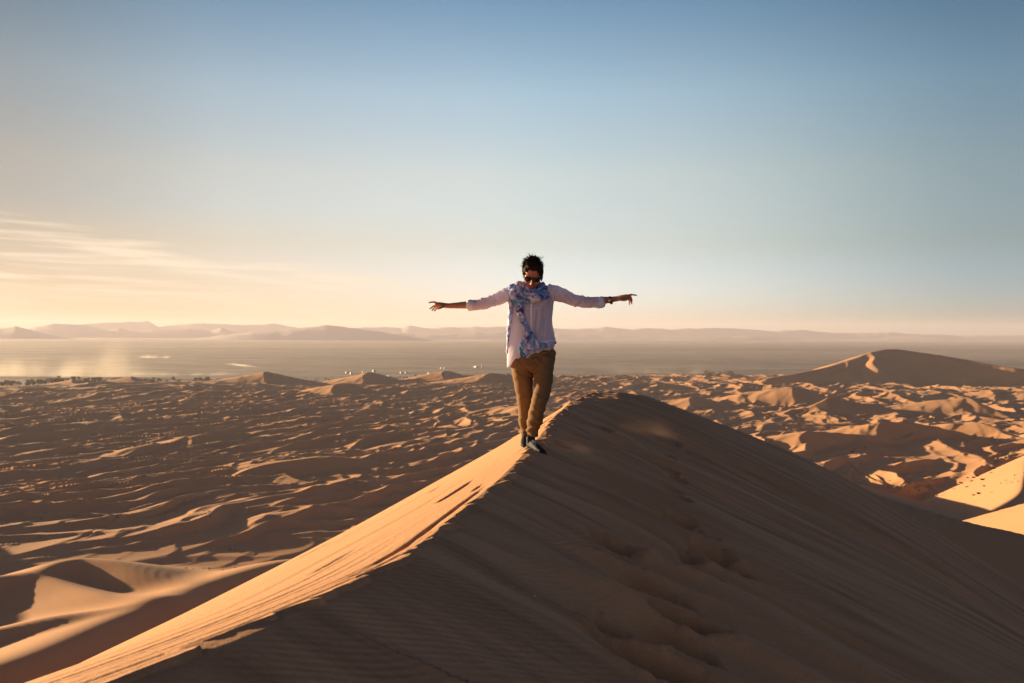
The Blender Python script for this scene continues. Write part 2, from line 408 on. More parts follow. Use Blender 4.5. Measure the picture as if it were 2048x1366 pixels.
# ------------------------------------------------------------------ dune field mesh
az = np.concatenate([np.linspace(-1.5, -.62, 60, endpoint=False), np.linspace(-.62, .56, 930), np.linspace(.57, 1.0, 20)])
dd = np.concatenate([np.linspace(20, 100, 40, endpoint=False), np.geomspace(100, 380, 160, endpoint=False), np.geomspace(380, 2750, 690)])
AZ, DD = np.meshgrid(az, dd)
X, Y, h = far_field(AZ, DD)
near_fade = sstep(360, 480, np.hypot(X * .6, Y))
Zf = terrain(X, Y, h * near_fade)
Zf = Zf - .5 * sstep(62, 58, np.abs(X - crest_x(Y))) * sstep(26, 24, Y)
dune_field = link("dune_field", grid_mesh("dune_field", X, Y, Zf), m_far)
tag(dune_field, "sea of small shadowed sand dunes with lit crests below the ridge", kind='structure')

# ------------------------------------------------------------------ ridge mesh (foreground dune)
def crest_jag(y):
    n = .065 * vnoise(y * 1.15, 0 * y, 900) + .070 * np.abs(vnoise(y * 2.6, 0 * y + 3, 901)) - .02
    saw = (y * 1.9 + .5 * vnoise(y * 1.1, 0 * y, 905)); f = saw - np.floor(saw)
    n = n + .100 * (f - .5) * (.4 + .6 * np.abs(vnoise(np.floor(saw), 0 * y, 906)))
    return (n + .020 * vnoise(y * 9, 0 * y + 7, 902) + .012 * vnoise(y * 24, 0 * y + 9, 903)) * sstep(26, 16, y)

def near_height(x, y):
    j = crest_jag(y)
    t0 = x - crest_x(y); t = t0 - j
    base_ = main_dune(x, y)
    lipd = .010 + .016 * (.5 + .5 * vnoise(y * 1.7, 0 * y, 911))
    dr_gain = .41 * (np.sqrt(np.maximum(t0, 0) ** 2 + .05 ** 2) - .05)
    zl = base_ + np.where(t0 > 0, np.minimum(dr_gain, .2) * .92 * sstep(19, 15, y), 0)
    dl_gain = np.where(t0 < 0, np.minimum(.28 * -t0, .05), 0)
    zr = base_ + dl_gain - lipd * np.exp(-np.maximum(t, 0) / .45)
    z = zl + (zr - zl) * sstep(-.001, .013, t)
    # wind-cut grooves on the lit side, running almost along the crest
    q = t0 - .085 * y + .02 * vnoise(y * .5, t * .7, 920)
    tl = np.maximum(-t, 0)
    def groove(n, lo, hi): return sstep(lo, hi, n)
    g = .006 * groove(vnoise(q / .050, y * .25, 921), .45, .9) + .008 * groove(vnoise(q / .13, y * .18 + 4, 922), .45, .95)
    g = g + .0009 * (1 + vnoise(q / .022, y * .55, 923))
    g2 = .020 * groove(vnoise(q / .07 + 9, y * .55, 924), .62, .85) * groove(vnoise(y * .8, q * 3, 925), .0, .5)
    z = z - (g + g2) * sstep(0, .05, tl) * (.55 + .45 * sstep(1.8, .3, tl))
    # one long deep groove just left of the crest
    yq = t0 - (-.085 + .012 * (y - 5.2)) 
    mg = np.exp(-(yq / .017) ** 2) * sstep(3.9, 4.8, y) * sstep(7.0, 6.0, y) * (.75 + .35 * vnoise(y * 4, 0 * y, 930))
    z = z - .030 * mg * sstep(-.001, .02, tl)
    # slide streaks down the shaded side
    tr = np.maximum(t, 0)
    q = y + .27 * tr + .10 * vnoise(tr * .55, y * .4, 940)
    big_n = vnoise(q / .42, tr * .16, 941); mid = vnoise(q / .16, tr * .3 + 5, 942); fine = vnoise(q / .065, tr * .5, 943)
    env = sstep(.15, 1.0, tr) * sstep(2.3, 4.2, y + 1.1 * tr)
    env2 = .25 + .75 * sstep(-.25, .45, vnoise(q / 1.7 + 4, tr * .22, 944))
    z = z + 1.25 * env * env2 * (.045 * -np.abs(big_n) * 2 + .045 + .036 * mid * sstep(3.6, 5.2, y) + .013 * fine * sstep(4.8, 7.0, y))
    # ledge shadows: asymmetric (steep far edge)
    saw = q / .62 + .7 * vnoise(tr * .35, q * .7, 945); f = saw - np.floor(saw)
    aa = sstep(-.1, .7, vnoise(np.floor(saw) * 3.3, tr * .45, 946))
    z = z + env * aa * .105 * (f ** 4.5 - .19) * sstep(8.0, 6.2, y) 
    # trampled band on the crest behind the walker
    ch = sstep(8.3, 9.2, y) * sstep(1.6, .25, tr) * sstep(0.0, .06, tr)
    z = z + ch * .022 * vnoise(y / .28 + .4 * tr, tr / .5, 950) + ch * .010 * vnoise(y / .10, tr / .3, 951)
    top = sstep(16.2, 17.2, y) * sstep(20.5, 19, y)
    z = z + top * .020 * np.maximum(vnoise(x / .13, y / .35, 955), -.2) * np.exp(-((x - 1.8) / .9) ** 2)
    # soft swells and grain-size roughness
    z = z + .018 * fbm(x / 1.6, y / 1.6, 960, 2) * sstep(.1, .8, tr)
    return z

def hit(px, py):                 # where a measured direction meets the dune
    dxp = (px - 1024) / F; dyp = -(py - 667 - (px - 1024) * .005) / F
    lo = 1.5
    yv = np.linspace(1.5, 24, 4000); gap = dyp * yv - main_dune(dxp * yv, yv)
    k = np.argmax(gap < 0); return dxp * yv[k], yv[k]

FOOT_PX = [(1213, 1075, 1.1, 1.), (1266, 1126, 1., 1.), (1293, 1168, 1.1, 1.), (1342, 1232, 1.3, 1.), (1217, 1232, 1.2, 1.), (1328, 1262, 1.1, .9), (1271, 1301, 1.5, 1.1),
           (1351, 1040, .8, .8), (1377, 1062, 1., 1.), (1408, 1093, 1., 1.), (1432, 1114, 1.1, 1.), (1462, 1140, 1.1, 1.), (1368, 1106, .7, .8), (1342, 1128, 1., .8), (1377, 1133, 1., .8),
           (1300, 985, .8, .7), (1322, 1000, .8, .7), (1240, 965, .7, .6), (1355, 990, .6, .8), (1340, 975, .6, .8), (1348, 960, .6, .8), (1335, 945, .6, .8), (1352, 925, .6, .8), (1330, 912, .6, .8), (1365, 900, .6, .7), (1345, 885, .6, .7),
           (1194, 852, .6, .8), (1205, 858, .6, .8), (1160, 870, .6, .6), (1120, 885, .5, .7), (1440, 905, .6, .5)]
FOOTS = [hit(p[0], p[1]) + (p[2], p[3]) for p in FOOT_PX]
def footprints(x, y, z):
    for i, (fx, fy, ln, dp) in enumerate(FOOTS):
        m = (np.abs(x - fx) < 1.2) & (np.abs(y - fy) < .8)
        if not m.any(): continue
        dx = x[m] - fx; dy = y[m] - fy + .27 * (x[m] - fx)
        a = .16 * ln; b = .115 * (.7 + .3 * ln)
        u = np.where(dx < 0, dx / (a * .8), dx / (a * 1.25)); v = np.where(dy > 0, dy / (b * .8), dy / (b * 1.25))
        r2 = u * u + v * v
        ed = 1 + .22 * vnoise(dx / .05, dy / .05, 970 + i)
        pit = -.115 * dp * np.exp(-(r2 * ed) ** 2.6) - .035 * dp * np.exp(-r2 * .6)
        rim = (.022 + .012 * vnoise(dx / .035, dy / .035, 990 + i)) * dp * np.exp(-((np.sqrt(r2) - 1.32) / .28) ** 2) * sstep(-a, .3 * a, dx)
        drag = -.030 * dp * np.exp(-(dy / (.8 * b)) ** 2) * sstep(-.9 * ln, -.1, dx) * sstep(.2, -.05, dx)
        fan = .020 * dp * np.exp(-((dx - .46 * ln) / .24) ** 2 - (dy / (1.7 * b)) ** 2)
        z[m] += pit + rim + drag + fan
    return z

def near_rows():
    y = list(np.linspace(-14, 1.5, 60))
    while y[-1] < 27: y.append(y[-1] + max(.009, .0030 * y[-1]))
    return np.array(y)
def near_cols():
    t = [0.0]
    while t[-1] < 60: t.append(t[-1] + (.0085 + .0045 * t[-1] if t[-1] < 4 else .028 + .05 * (t[-1] - 4)))
    l = [0.0]
    while l[-1] < 60: l.append(l[-1] + (.0085 + .0085 * l[-1] if l[-1] < 7 else .08 * l[-1]))
    return np.array([-v for v in l[:0:-1]] + t)
ys = near_rows(); ts = near_cols()
T, YY = np.meshgrid(ts, ys)
XX = crest_x(YY) + T
ZZ = footprints(XX, YY, near_height(XX, YY)) - .6 * sstep(25.5, 27, YY) - .6 * sstep(56, 60, np.abs(T))
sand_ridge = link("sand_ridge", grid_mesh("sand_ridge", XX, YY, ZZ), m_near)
tag(sand_ridge, "high dune crest, lit on its left flank and shadowed on its right", kind='structure')
print("near verts", XX.size, "far verts", X.size)

# ------------------------------------------------------------------ plain and mountains
pm, nt, b = mat("gravel_plain")
L = nt.links.new
b.inputs["Roughness"].default_value = 1
tc = nd(nt, "ShaderNodeTexCoord"); mp = nd(nt, "ShaderNodeMapping"); mp.inputs["Scale"].default_value = (.00022, .0012, 1)
L(tc.outputs["Object"], mp.inputs["Vector"])
n1 = nd(nt, "ShaderNodeTexNoise", Scale=1.0, Detail=7.0, Roughness=.6); L(mp.outputs[0], n1.inputs["Vector"])
cr = nd(nt, "ShaderNodeValToRGB"); L(n1.outputs["Fac"], cr.inputs[0])
e = cr.color_ramp.elements; e[0].position = .38; e[0].color = (.05, .034, .037, 1); e[1].position = .66; e[1].color = (.28, .195, .19, 1)
mp2 = nd(nt, "ShaderNodeMapping"); mp2.inputs["Scale"].default_value = (.006, .010, 1); L(tc.outputs["Object"], mp2.inputs["Vector"])
n3 = nd(nt, "ShaderNodeTexNoise", Scale=1.0, Detail=6.0, Roughness=.7); L(mp2.outputs[0], n3.inputs["Vector"])
cr2 = nd(nt, "ShaderNodeMapRange"); cr2.inputs["From Min"].default_value = .42; cr2.inputs["From Max"].default_value = .62; cr2.inputs["To Min"].default_value = .30; cr2.inputs["To Max"].default_value = 1.12; L(n3.outputs["Fac"], cr2.inputs["Value"])
vs2 = nd(nt, "ShaderNodeVectorMath", operation='SCALE'); L(cr.outputs[0], vs2.inputs[0]); L(cr2.outputs[0], vs2.inputs["Scale"]); L(vs2.outputs[0], b.inputs["Base Color"])
r = np.concatenate([[0, 1000], np.geomspace(1500, 24500, 60)]); th = np.linspace(0, 2 * math.pi, 241)
RR, TT = np.meshgrid(r, th)
plain = link("plain", grid_mesh("plain", RR * np.cos(TT), RR * np.sin(TT), np.full_like(RR, -100.)), pm)
tag(plain, "flat hazy gravel plain beyond the dunes", kind='structure')

rock, nt, b = mat("mountain_rock")
b.inputs["Base Color"].default_value = (.45, .40, .38, 1); b.inputs["Roughness"].default_value = 1
def mountain_range(name, D, prof, label, wid=900, seed=0, rough=.12):
    prof = sorted(prof)
    px = np.array([p[0] for p in prof]); py = np.array([p[1] for p in prof], float)
    azs = np.linspace(-1.25, 1.25, 900); X1 = azs * F + 1024
    hp = np.interp(X1, px, py) - 1.3 * fbm(X1 / 17, 0 * X1, seed + 40, 3) * np.clip((676 - np.interp(X1, px, py)) / 10, 0, 1)
    elev_ = -(hp - 667 - (X1 - 1024) * .005) / F * D      # crest height above the camera
    out = np.clip((np.abs(X1 - 1024) - 1024) / 500, 0, 1)
    elev_ = elev_ * (1 - out) + out * (40 + 70 * fbm(X1 / 260, 0 * X1, seed, 3)) 
    hgt = np.maximum(elev_ + 100, 0)
    rows = np.linspace(-1, 1, 41)
    A, Rr = np.meshgrid(azs, rows)
    Hh = np.broadcast_to(hgt, A.shape)
    DDm = D + Rr * wid * (1 + .35 * vnoise(A * 22, Rr * 0, seed + 3))
    shape = np.clip(1 - np.abs(Rr) ** 1.25, 0, 1)
    nz = fbm(A * 60, Rr * 4, seed + 5, 4) * (1 - shape) * shape * 4
    Z = -101 + Hh * np.clip(shape * (1 + rough * nz), 0, 1.0)
    o = link(name, grid_mesh(name, A * DDm, DDm, Z), rock)
    tag(o, label, kind='structure'); return o
mountain_range("mountain_range", 13500, [(-400, 640), (0, 657), (31, 652), (68, 662), (96, 669), (150, 676), (300, 680), (380, 678), (430, 672), (470, 666), (500, 664), (547, 661), (608, 655), (656, 650), (683, 653), (720, 658), (760, 663), (785, 668), (840, 676), (1000, 682), (1119, 684), (2048, 690), (2600, 690)],
               "nearest and darkest of the faded mountain ranges, low at the left", 500, 1)
mountain_range("mountain_range", 16500, [(-500, 650), (-100, 662), (20, 668), (58, 657), (82, 651), (109, 647), (167, 649), (191, 655), (212, 661), (239, 655), (263, 662), (308, 660), (376, 658), (420, 661), (444, 654), (468, 665), (500, 669), (600, 668), (750, 664), (850, 668), (1000, 664), (1119, 668), (1300, 671), (1500, 672), (1700, 677), (1900, 676), (2048, 677), (2500, 670)],
               "middle mountain range with jagged low peaks fading in haze", 600, 11)
mountain_range("mountain_range", 20500, [(-500, 640), (-100, 655), (60, 664), (150, 652), (171, 648), (205, 645), (297, 642), (318, 654), (342, 650), (410, 646), (461, 649), (512, 649), (547, 646), (581, 653), (640, 660), (700, 655), (750, 654), (800, 655), (820, 651), (850, 656), (920, 654), (1000, 653), (1119, 657), (1180, 657), (1214, 653), (1264, 659), (1299, 656), (1344, 659), (1384, 657), (1459, 656), (1549, 662), (1604, 660), (1674, 666), (1774, 665), (1914, 671), (2024, 670), (2500, 660)],
               "farthest and palest mountain range along the whole horizon", 700, 21)


# ------------------------------------------------------------------ the walker
def simple_mat(name, col, rough=.8, spec=.3, noise=None, translucent=0.0, sheen=0.0, weave=False):
    m, nt, b = mat(name); L = nt.links.new
    b.inputs["Base Color"].default_value = (*col, 1); b.inputs["Roughness"].default_value = rough
    b.inputs["Specular IOR Level"].default_value = spec
    if sheen: b.inputs["Sheen Weight"].default_value = sheen
    tc = nd(nt, "ShaderNodeTexCoord")
    if noise:
        sc, amt = noise
        n = nd(nt, "ShaderNodeTexNoise", Scale=sc, Detail=4.0); L(tc.outputs["Object"], n.inputs["Vector"])
        mx = nd(nt, "ShaderNodeMix", data_type='RGBA'); L(n.outputs["Fac"], mx.inputs["Factor"])
        mx.inputs["A"].default_value = (*[c * (1 - amt) for c in col], 1); mx.inputs["B"].default_value = (*[min(1, c * (1 + amt)) for c in col], 1)
        L(mx.outputs["Result"], b.inputs["Base Color"])
        bp = nd(nt, "ShaderNodeBump", Strength=.35, Distance=.004)
        n2 = nd(nt, "ShaderNodeTexNoise", Scale=sc * 4, Detail=3.0); L(tc.outputs["Object"], n2.inputs["Vector"])
        L(n2.outputs["Fac"], bp.inputs["Height"]); L(bp.outputs[0], b.inputs["Normal"])
    if translucent:
        tr = nd(nt, "ShaderNodeBsdfTranslucent"); tr.inputs["Color"].default_value = (*[min(1, c * 1.05) for c in col], 1)
        ms = nd(nt, "ShaderNodeMixShader"); ms.inputs[0].default_value = translucent
        out = nt.nodes["Material Output"]
        L(b.outputs[0], ms.inputs[1]); L(tr.outputs[0], ms.inputs[2]); L(ms.outputs[0], out.inputs["Surface"])
    return m

m_skin = simple_mat("skin", (.40, .17, .105), .55, .35, (30, .08)); m_skin.node_tree.nodes["Principled BSDF"].inputs["Subsurface Weight"].default_value = .15
m_skin.node_tree.nodes["Principled BSDF"].inputs["Subsurface Radius"].default_value = (.02, .008, .004)
m_lip = simple_mat("lips", (.34, .09, .075), .45, .4)
m_shirt = simple_mat("sheer_white_cotton", (.80, .77, .93), .85, .2, (60, .03), translucent=.5)
m_trim = simple_mat("white_cotton_trim", (.84, .82, .92), .85, .2, translucent=.2)
m_chino = simple_mat("tan_chino_cotton", (.185, .108, .052), .9, .15, (45, .12))
m_hair = simple_mat("dark_brown_hair", (.028, .013, .008), .75, .15, translucent=.25)
m_black = simple_mat("black_plastic", (.012, .010, .010), .4, .3)
m_lens = simple_mat("brown_tinted_lens", (.02, .009, .006), .22, .25)
m_shoe = simple_mat("dark_shoe_fabric", (.010, .011, .016), .7, .3, (80, .3))
m_shoeg = simple_mat("grey_shoe_panel", (.30, .27, .29), .7, .3, (80, .1))
m_sole = simple_mat("shoe_rubber", (.045, .055, .07), .8, .3)
m_strap = simple_mat("dark_blue_strap", (.04, .05, .08), .6, .4)
m_gold = simple_mat("gold_metal", (.75, .42, .12), .3, .5); m_gold.node_tree.nodes["Principled BSDF"].inputs["Metallic"].default_value = .8
m_sock = simple_mat("black_sock", (.015, .014, .016), .9, .1)

# scarf cloth: pale ground printed with teal, blue and maroon patches
m_scarf, nt, b = mat("printed_scarf_cotton"); L = nt.links.new
b.inputs["Roughness"].default_value = .85
tc = nd(nt, "ShaderNodeTexCoord")
wv = nd(nt, "ShaderNodeTexNoise", Scale=9.0, Detail=3.0); L(tc.outputs["Object"], wv.inputs["Vector"])
vm = nd(nt, "ShaderNodeVectorMath", operation='MULTIPLY_ADD'); L(wv.outputs["Color"], vm.inputs[0]); vm.inputs[1].default_value = (.10, .10, .10); L(tc.outputs["Object"], vm.inputs[2])
prev = (.66, .60, .74)
cur = None
for sc, th, colr, sd in [(8, .455, (.26, .39, .72), 0.0), (13, .585, (.04, .30, .44), 3.1), (18, .605, (.08, .10, .36), 7.7), (22, .655, (.18, .03, .10), 11.3), (24, .57, (.74, .70, .88), 17.9)]:
    ofs = nd(nt, "ShaderNodeVectorMath", operation='ADD'); L(vm.outputs[0], ofs.inputs[0]); ofs.inputs[1].default_value = (sd, sd * .7, sd * 1.3)
    nn = nd(nt, "ShaderNodeTexNoise", Scale=float(sc), Detail=2.0, Roughness=.45); L(ofs.outputs[0], nn.inputs["Vector"])
    rp = nd(nt, "ShaderNodeMapRange"); rp.inputs["From Min"].default_value = th - .03; rp.inputs["From Max"].default_value = th + .02; L(nn.outputs["Fac"], rp.inputs["Value"])
    mx = nd(nt, "ShaderNodeMix", data_type='RGBA'); L(rp.outputs[0], mx.inputs["Factor"])
    if cur is None: mx.inputs["A"].default_value = (*prev, 1)
    else: L(cur, mx.inputs["A"])
    mx.inputs["B"].default_value = (*colr, 1); cur = mx.outputs["Result"]
L(cur, b.inputs["Base Color"])
tr = nd(nt, "ShaderNodeBsdfTranslucent"); L(cur, tr.inputs["Color"]); ms = nd(nt, "ShaderNodeMixShader"); ms.inputs[0].default_value = .30
L(b.outputs[0], ms.inputs[1]); L(tr.outputs[0], ms.inputs[2]); L(ms.outputs[0], nt.nodes["Material Output"].inputs["Surface"])

PX = 9.0 / F                      # metres per pixel at the walker
def Q(px, py, D=9.0): return np.array(place(px, py, D))
ROOT = Q(1060, 884, 9.08)
person = bpy.data.objects.new("person", None); COL.objects.link(person); person.location = ROOT
tag(person, "person walking along the sand ridge, arms spread, head bowed, white shirt and brown trousers", "person")

def frame(t, side):
    t = t / np.linalg.norm(t); side = side - t * (side @ t); n = np.linalg.norm(side)
    side = side / n if n > 1e-6 else np.array([1., 0, 0]); return t, side, np.cross(t, side)

def loft(bm, pts, seg=20, side=(0, 1, 0)):
    """closed tube; pts = [(centre, r_side, r_other)], optional 4th = vector added to tilt the ring"""
    pts = [(np.array(p[0], float),) + tuple(p[1:]) for p in pts]
    rings = []
    for i, p in enumerate(pts):
        a = pts[max(i - 1, 0)][0]; c = pts[min(i + 1, len(pts) - 1)][0]
        t, s, o = frame(c - a, np.array(side, float))
        ring = []
        for k in range(seg):
            an = 2 * math.pi * k / seg
            ring.append(bm.verts.new(p[0] + s * math.cos(an) * p[1] + o * math.sin(an) * p[2]))
        rings.append(ring)
    for r0, r1 in zip(rings[:-1], rings[1:]):
        for k in range(seg):
            bm.faces.new((r0[k], r0[(k + 1) % seg], r1[(k + 1) % seg], r1[k]))
    for ring, p, flip in ((rings[0], pts[0], 1), (rings[-1], pts[-1], 0)):
        t = (pts[1][0] - pts[0][0]) if flip else (pts[-1][0] - pts[-2][0]); t = t / np.linalg.norm(t)
        tip = bm.verts.new(p[0] + (-t if flip else t) * min(p[1], p[2]) * .55)
        for k in range(seg):
            f = (ring[k], ring[(k + 1) % seg], tip); bm.faces.new(f[::-1] if flip else f)

def ell(bm, c, r, M=None, u=20, v=12):
    res = bmesh.ops.create_uvsphere(bm, u_segments=u, v_segments=v, radius=1)
    for vt in res['verts']:
        q = Vector((vt.co.x * r[0], vt.co.y * r[1], vt.co.z * r[2]))
        if M is not None: q = M @ q
        vt.co = q + Vector(c)

def organic(name, bm, voxel, smooth, material, parent=person, disp=None, origin=ROOT):
    bmesh.ops.recalc_face_normals(bm, faces=bm.faces)
    bmesh.ops.translate(bm, vec=-Vector(origin), verts=bm.verts)
    me = bpy.data.meshes.new(name); bm.to_mesh(me); bm.free()
    tmp = bpy.data.objects.new("tmp", me); COL.objects.link(tmp)
    md = tmp.modifiers.new("r", 'REMESH'); md.mode = 'VOXEL'; md.voxel_size = voxel; md.use_smooth_shade = True
    if smooth:
        sm = tmp.modifiers.new("s", 'SMOOTH'); sm.iterations = smooth; sm.factor = .5
    dg = bpy.context.evaluated_depsgraph_get(); out = bpy.data.meshes.new_from_object(tmp.evaluated_get(dg))
    bpy.data.objects.remove(tmp); bpy.data.meshes.remove(me); out.name = name
    n = len(out.vertices); co = np.empty(n * 3); out.vertices.foreach_get("co", co); co = co.reshape(-1, 3)
    if disp:
        no = np.empty(n * 3); out.vertices.foreach_get("normal", no); no = no.reshape(-1, 3)
        co = co + no * disp(co + np.array(origin), no)[:, None]
        out.vertices.foreach_set("co", co.ravel())
    out.polygons.foreach_set("use_smooth", np.ones(len(out.polygons), dtype=bool)); out.update()
    return link(name, out, material, parent)

def noise3(p, s, seed):           # cheap 3-D noise from three 2-D slices
    return (vnoise(p[:, 0] / s, p[:, 2] / s, seed) + vnoise(p[:, 1] / s + 5, p[:, 2] / s, seed + 1) + vnoise(p[:, 0] / s + 9, p[:, 1] / s, seed + 2)) / 3

# head frame: face looks along -Y, bowed forwards and turned a touch
HS = 1.08
HM = Matrix.Rotation(R(4), 3, 'Y') @ Matrix.Rotation(R(-3), 3, 'Z') @ Matrix.Rotation(R(33), 3, 'X')
HC = Q(1065, 548, 8.93)
def Hd(x, y, z): return np.array(HM @ Vector((x * HS, y * HS, z * HS))) + HC
def hell(bm, c, r, **k):
    ell(bm, Hd(*c), [v * HS for v in r], HM, **k)

# ---- body: one continuous surface
bm = bmesh.new()
hell(bm, (0, .014, .030), (.074, .094, .086)); hell(bm, (0, -.020, -.010), (.066, .070, .085)); hell(bm, (0, -.022, -.058), (.054, .056, .056))
hell(bm, (0, -.062, -.098), (.024, .022, .020)); hell(bm, (0, -.060, .045), (.058, .032, .042))
for sx in (-1, 1):
    hell(bm, (sx * .040, -.064, -.030), (.024, .022, .024)); hell(bm, (sx * .076, .012, -.018), (.010, .020, .032)); hell(bm, (sx * .030, -.082, .018), (.026, .014, .010))
loft(bm, [(Hd(0, -.084, .012), .010, .009), (Hd(0, -.100, -.015), .011, .010), (Hd(0, -.112, -.038), .014, .012)], 10)
hell(bm, (0, -.098, -.040), (.019, .014, .010)); hell(bm, (0, -.086, -.066), (.025, .012, .0075)); hell(bm, (0, -.083, -.078), (.021, .012, .008))
loft(bm, [(Hd(0, .02, -.03), .058, .056), (Q(1064, 572, 9.02), .056, .056), (Q(1063, 590, 9.05), .062, .06)], 18)
torso = [(584, 1062, .10, .06), (594, 1061, .17, .085), (612, 1061, .165, .10), (640, 1061, .145, .095), (665, 1061, .140, .09), (690, 1062, .155, .10), (712, 1063, .165, .11), (730, 1064, .16, .11)]
loft(bm, [(Q(x, y, 9.05), d, w) for y, x, w, d in torso], 24)
arm_l = [((1030, 590), .044), ((1000, 598), .038), ((972, 606), .036), ((950, 609), .038), ((930, 610), .0330), ((912, 611), .0275), ((897, 611.6), .0235), ((889, 611), .0240)]
arm_r = [((1094, 588), .044), ((1122, 594), .038), ((1150, 602), .036), ((1180, 603), .038), ((1206, 600.8), .0345), ((1219, 599.6), .0285), ((1230, 598), .0245), ((1238, 596.5), .0250)]
loft(bm, [(Q(*p, 9.02), r, r) for p, r in arm_l], 16); loft(bm, [(Q(*p, 9.02), r, r) for p, r in arm_r], 16)
# palms
loft(bm, [(Q(894, 611.4, 9.02), .026, .022), (Q(886, 610.4, 9.01), .036, .024), (Q(877, 609.4, 9.0), .041, .024), (Q(870, 609, 9.0), .038, .021)], 14)
loft(bm, [(Q(1233, 597.5, 9.02), .026, .023), (Q(1242, 595.6, 9.01), .036, .026), (Q(1251, 594.2, 9.0), .040, .026), (Q(1257, 593.6, 9.0), .036, .023)], 14)
def finger(pts, r0=.0098, r1=.0072):
    n = len(pts); loft(bm, [(Q(p[0], p[1], p[2]), r0 + (r1 - r0) * i / (n - 1), r0 + (r1 - r0) * i / (n - 1)) for i, p in enumerate(pts)], 10)
finger([(874, 606.5, 8.975), (868.5, 604.0, 8.97), (862.5, 604.3, 8.965), (856.8, 605.6, 8.96)])
finger([(874, 609, 8.99), (868.5, 611.2, 8.98), (863.5, 614.6, 8.975), (859.0, 618.2, 8.975)])
finger([(875, 611, 9.01), (870.8, 613.8, 9.00), (866.8, 617.5, 8.995), (863.4, 621.4, 8.995)])
finger([(877, 612.6, 9.03), (874.0, 616.2, 9.025), (870.8, 619.6, 9.02), (867.6, 622.8, 9.02)], .0088, .0066)
finger([(889, 612.0, 8.99), (884, 614.5, 8.95), (879.5, 616.5, 8.925), (875.5, 617.5, 8.91)], .0115, .0082)
finger([(1253, 591.6, 8.975), (1260.5, 589.2, 8.97), (1267, 589.8, 8.965), (1273.4, 590.8, 8.96)])
finger([(1255, 593.8, 8.985), (1261.8, 594.6, 8.97), (1263.4, 600.5, 8.965), (1262.4, 606.8, 8.97)])
finger([(1254, 595.6, 9.005), (1260.4, 598.4, 8.99), (1261.2, 603.8, 8.99), (1263.8, 608.2, 9.0)])
finger([(1253, 597.4, 9.03), (1257.4, 600.4, 9.02), (1258.3, 605.4, 9.015), (1258.0, 609.9, 9.02)], .0088, .0066)
finger([(1238, 598.4, 8.99), (1244.0, 600.4, 8.95), (1249.0, 600.6, 8.925), (1253.5, 599.6, 8.905)], .0115, .0082)
# legs inside the trousers, feet inside the shoes
leg_f = [((1088, 730, 9.04), .080), ((1086, 765, 8.99), .066), ((1083, 795, 8.94), .052), ((1074, 825, 8.95), .046), ((1069, 850, 8.98), .036), ((1065, 872, 9.00), .032), ((1063, 884, 9.00), .030)]
leg_b = [((1044, 730, 9.06), .080), ((1047, 762, 9.08), .066), ((1050, 792, 9.12), .050), ((1051, 820, 9.20), .042), ((1051, 845, 9.25), .034), ((1051, 866, 9.28), .028), ((1051, 876, 9.28), .028)]
loft(bm, [(Q(*p), r, r) for p, r in leg_f], 16); loft(bm, [(Q(*p), r, r) for p, r in leg_b], 16)
body = organic("body", bm, .0052, 2, m_skin)
body.data.materials.append(m_lip)
cen = np.empty(len(body.data.polygons) * 3); body.data.polygons.foreach_get("center", cen); cen = cen.reshape(-1, 3) + ROOT - HC
loc = cen @ np.array(HM) / HS     # back into head space
mi = ((np.abs(loc[:, 0]) < .026 - 60 * (loc[:, 2] + .072) ** 2) & (np.abs(loc[:, 2] + .072) < .0125) & (loc[:, 1] < -.078)).astype(np.int32)
body.data.polygons.foreach_set("material_index", mi)

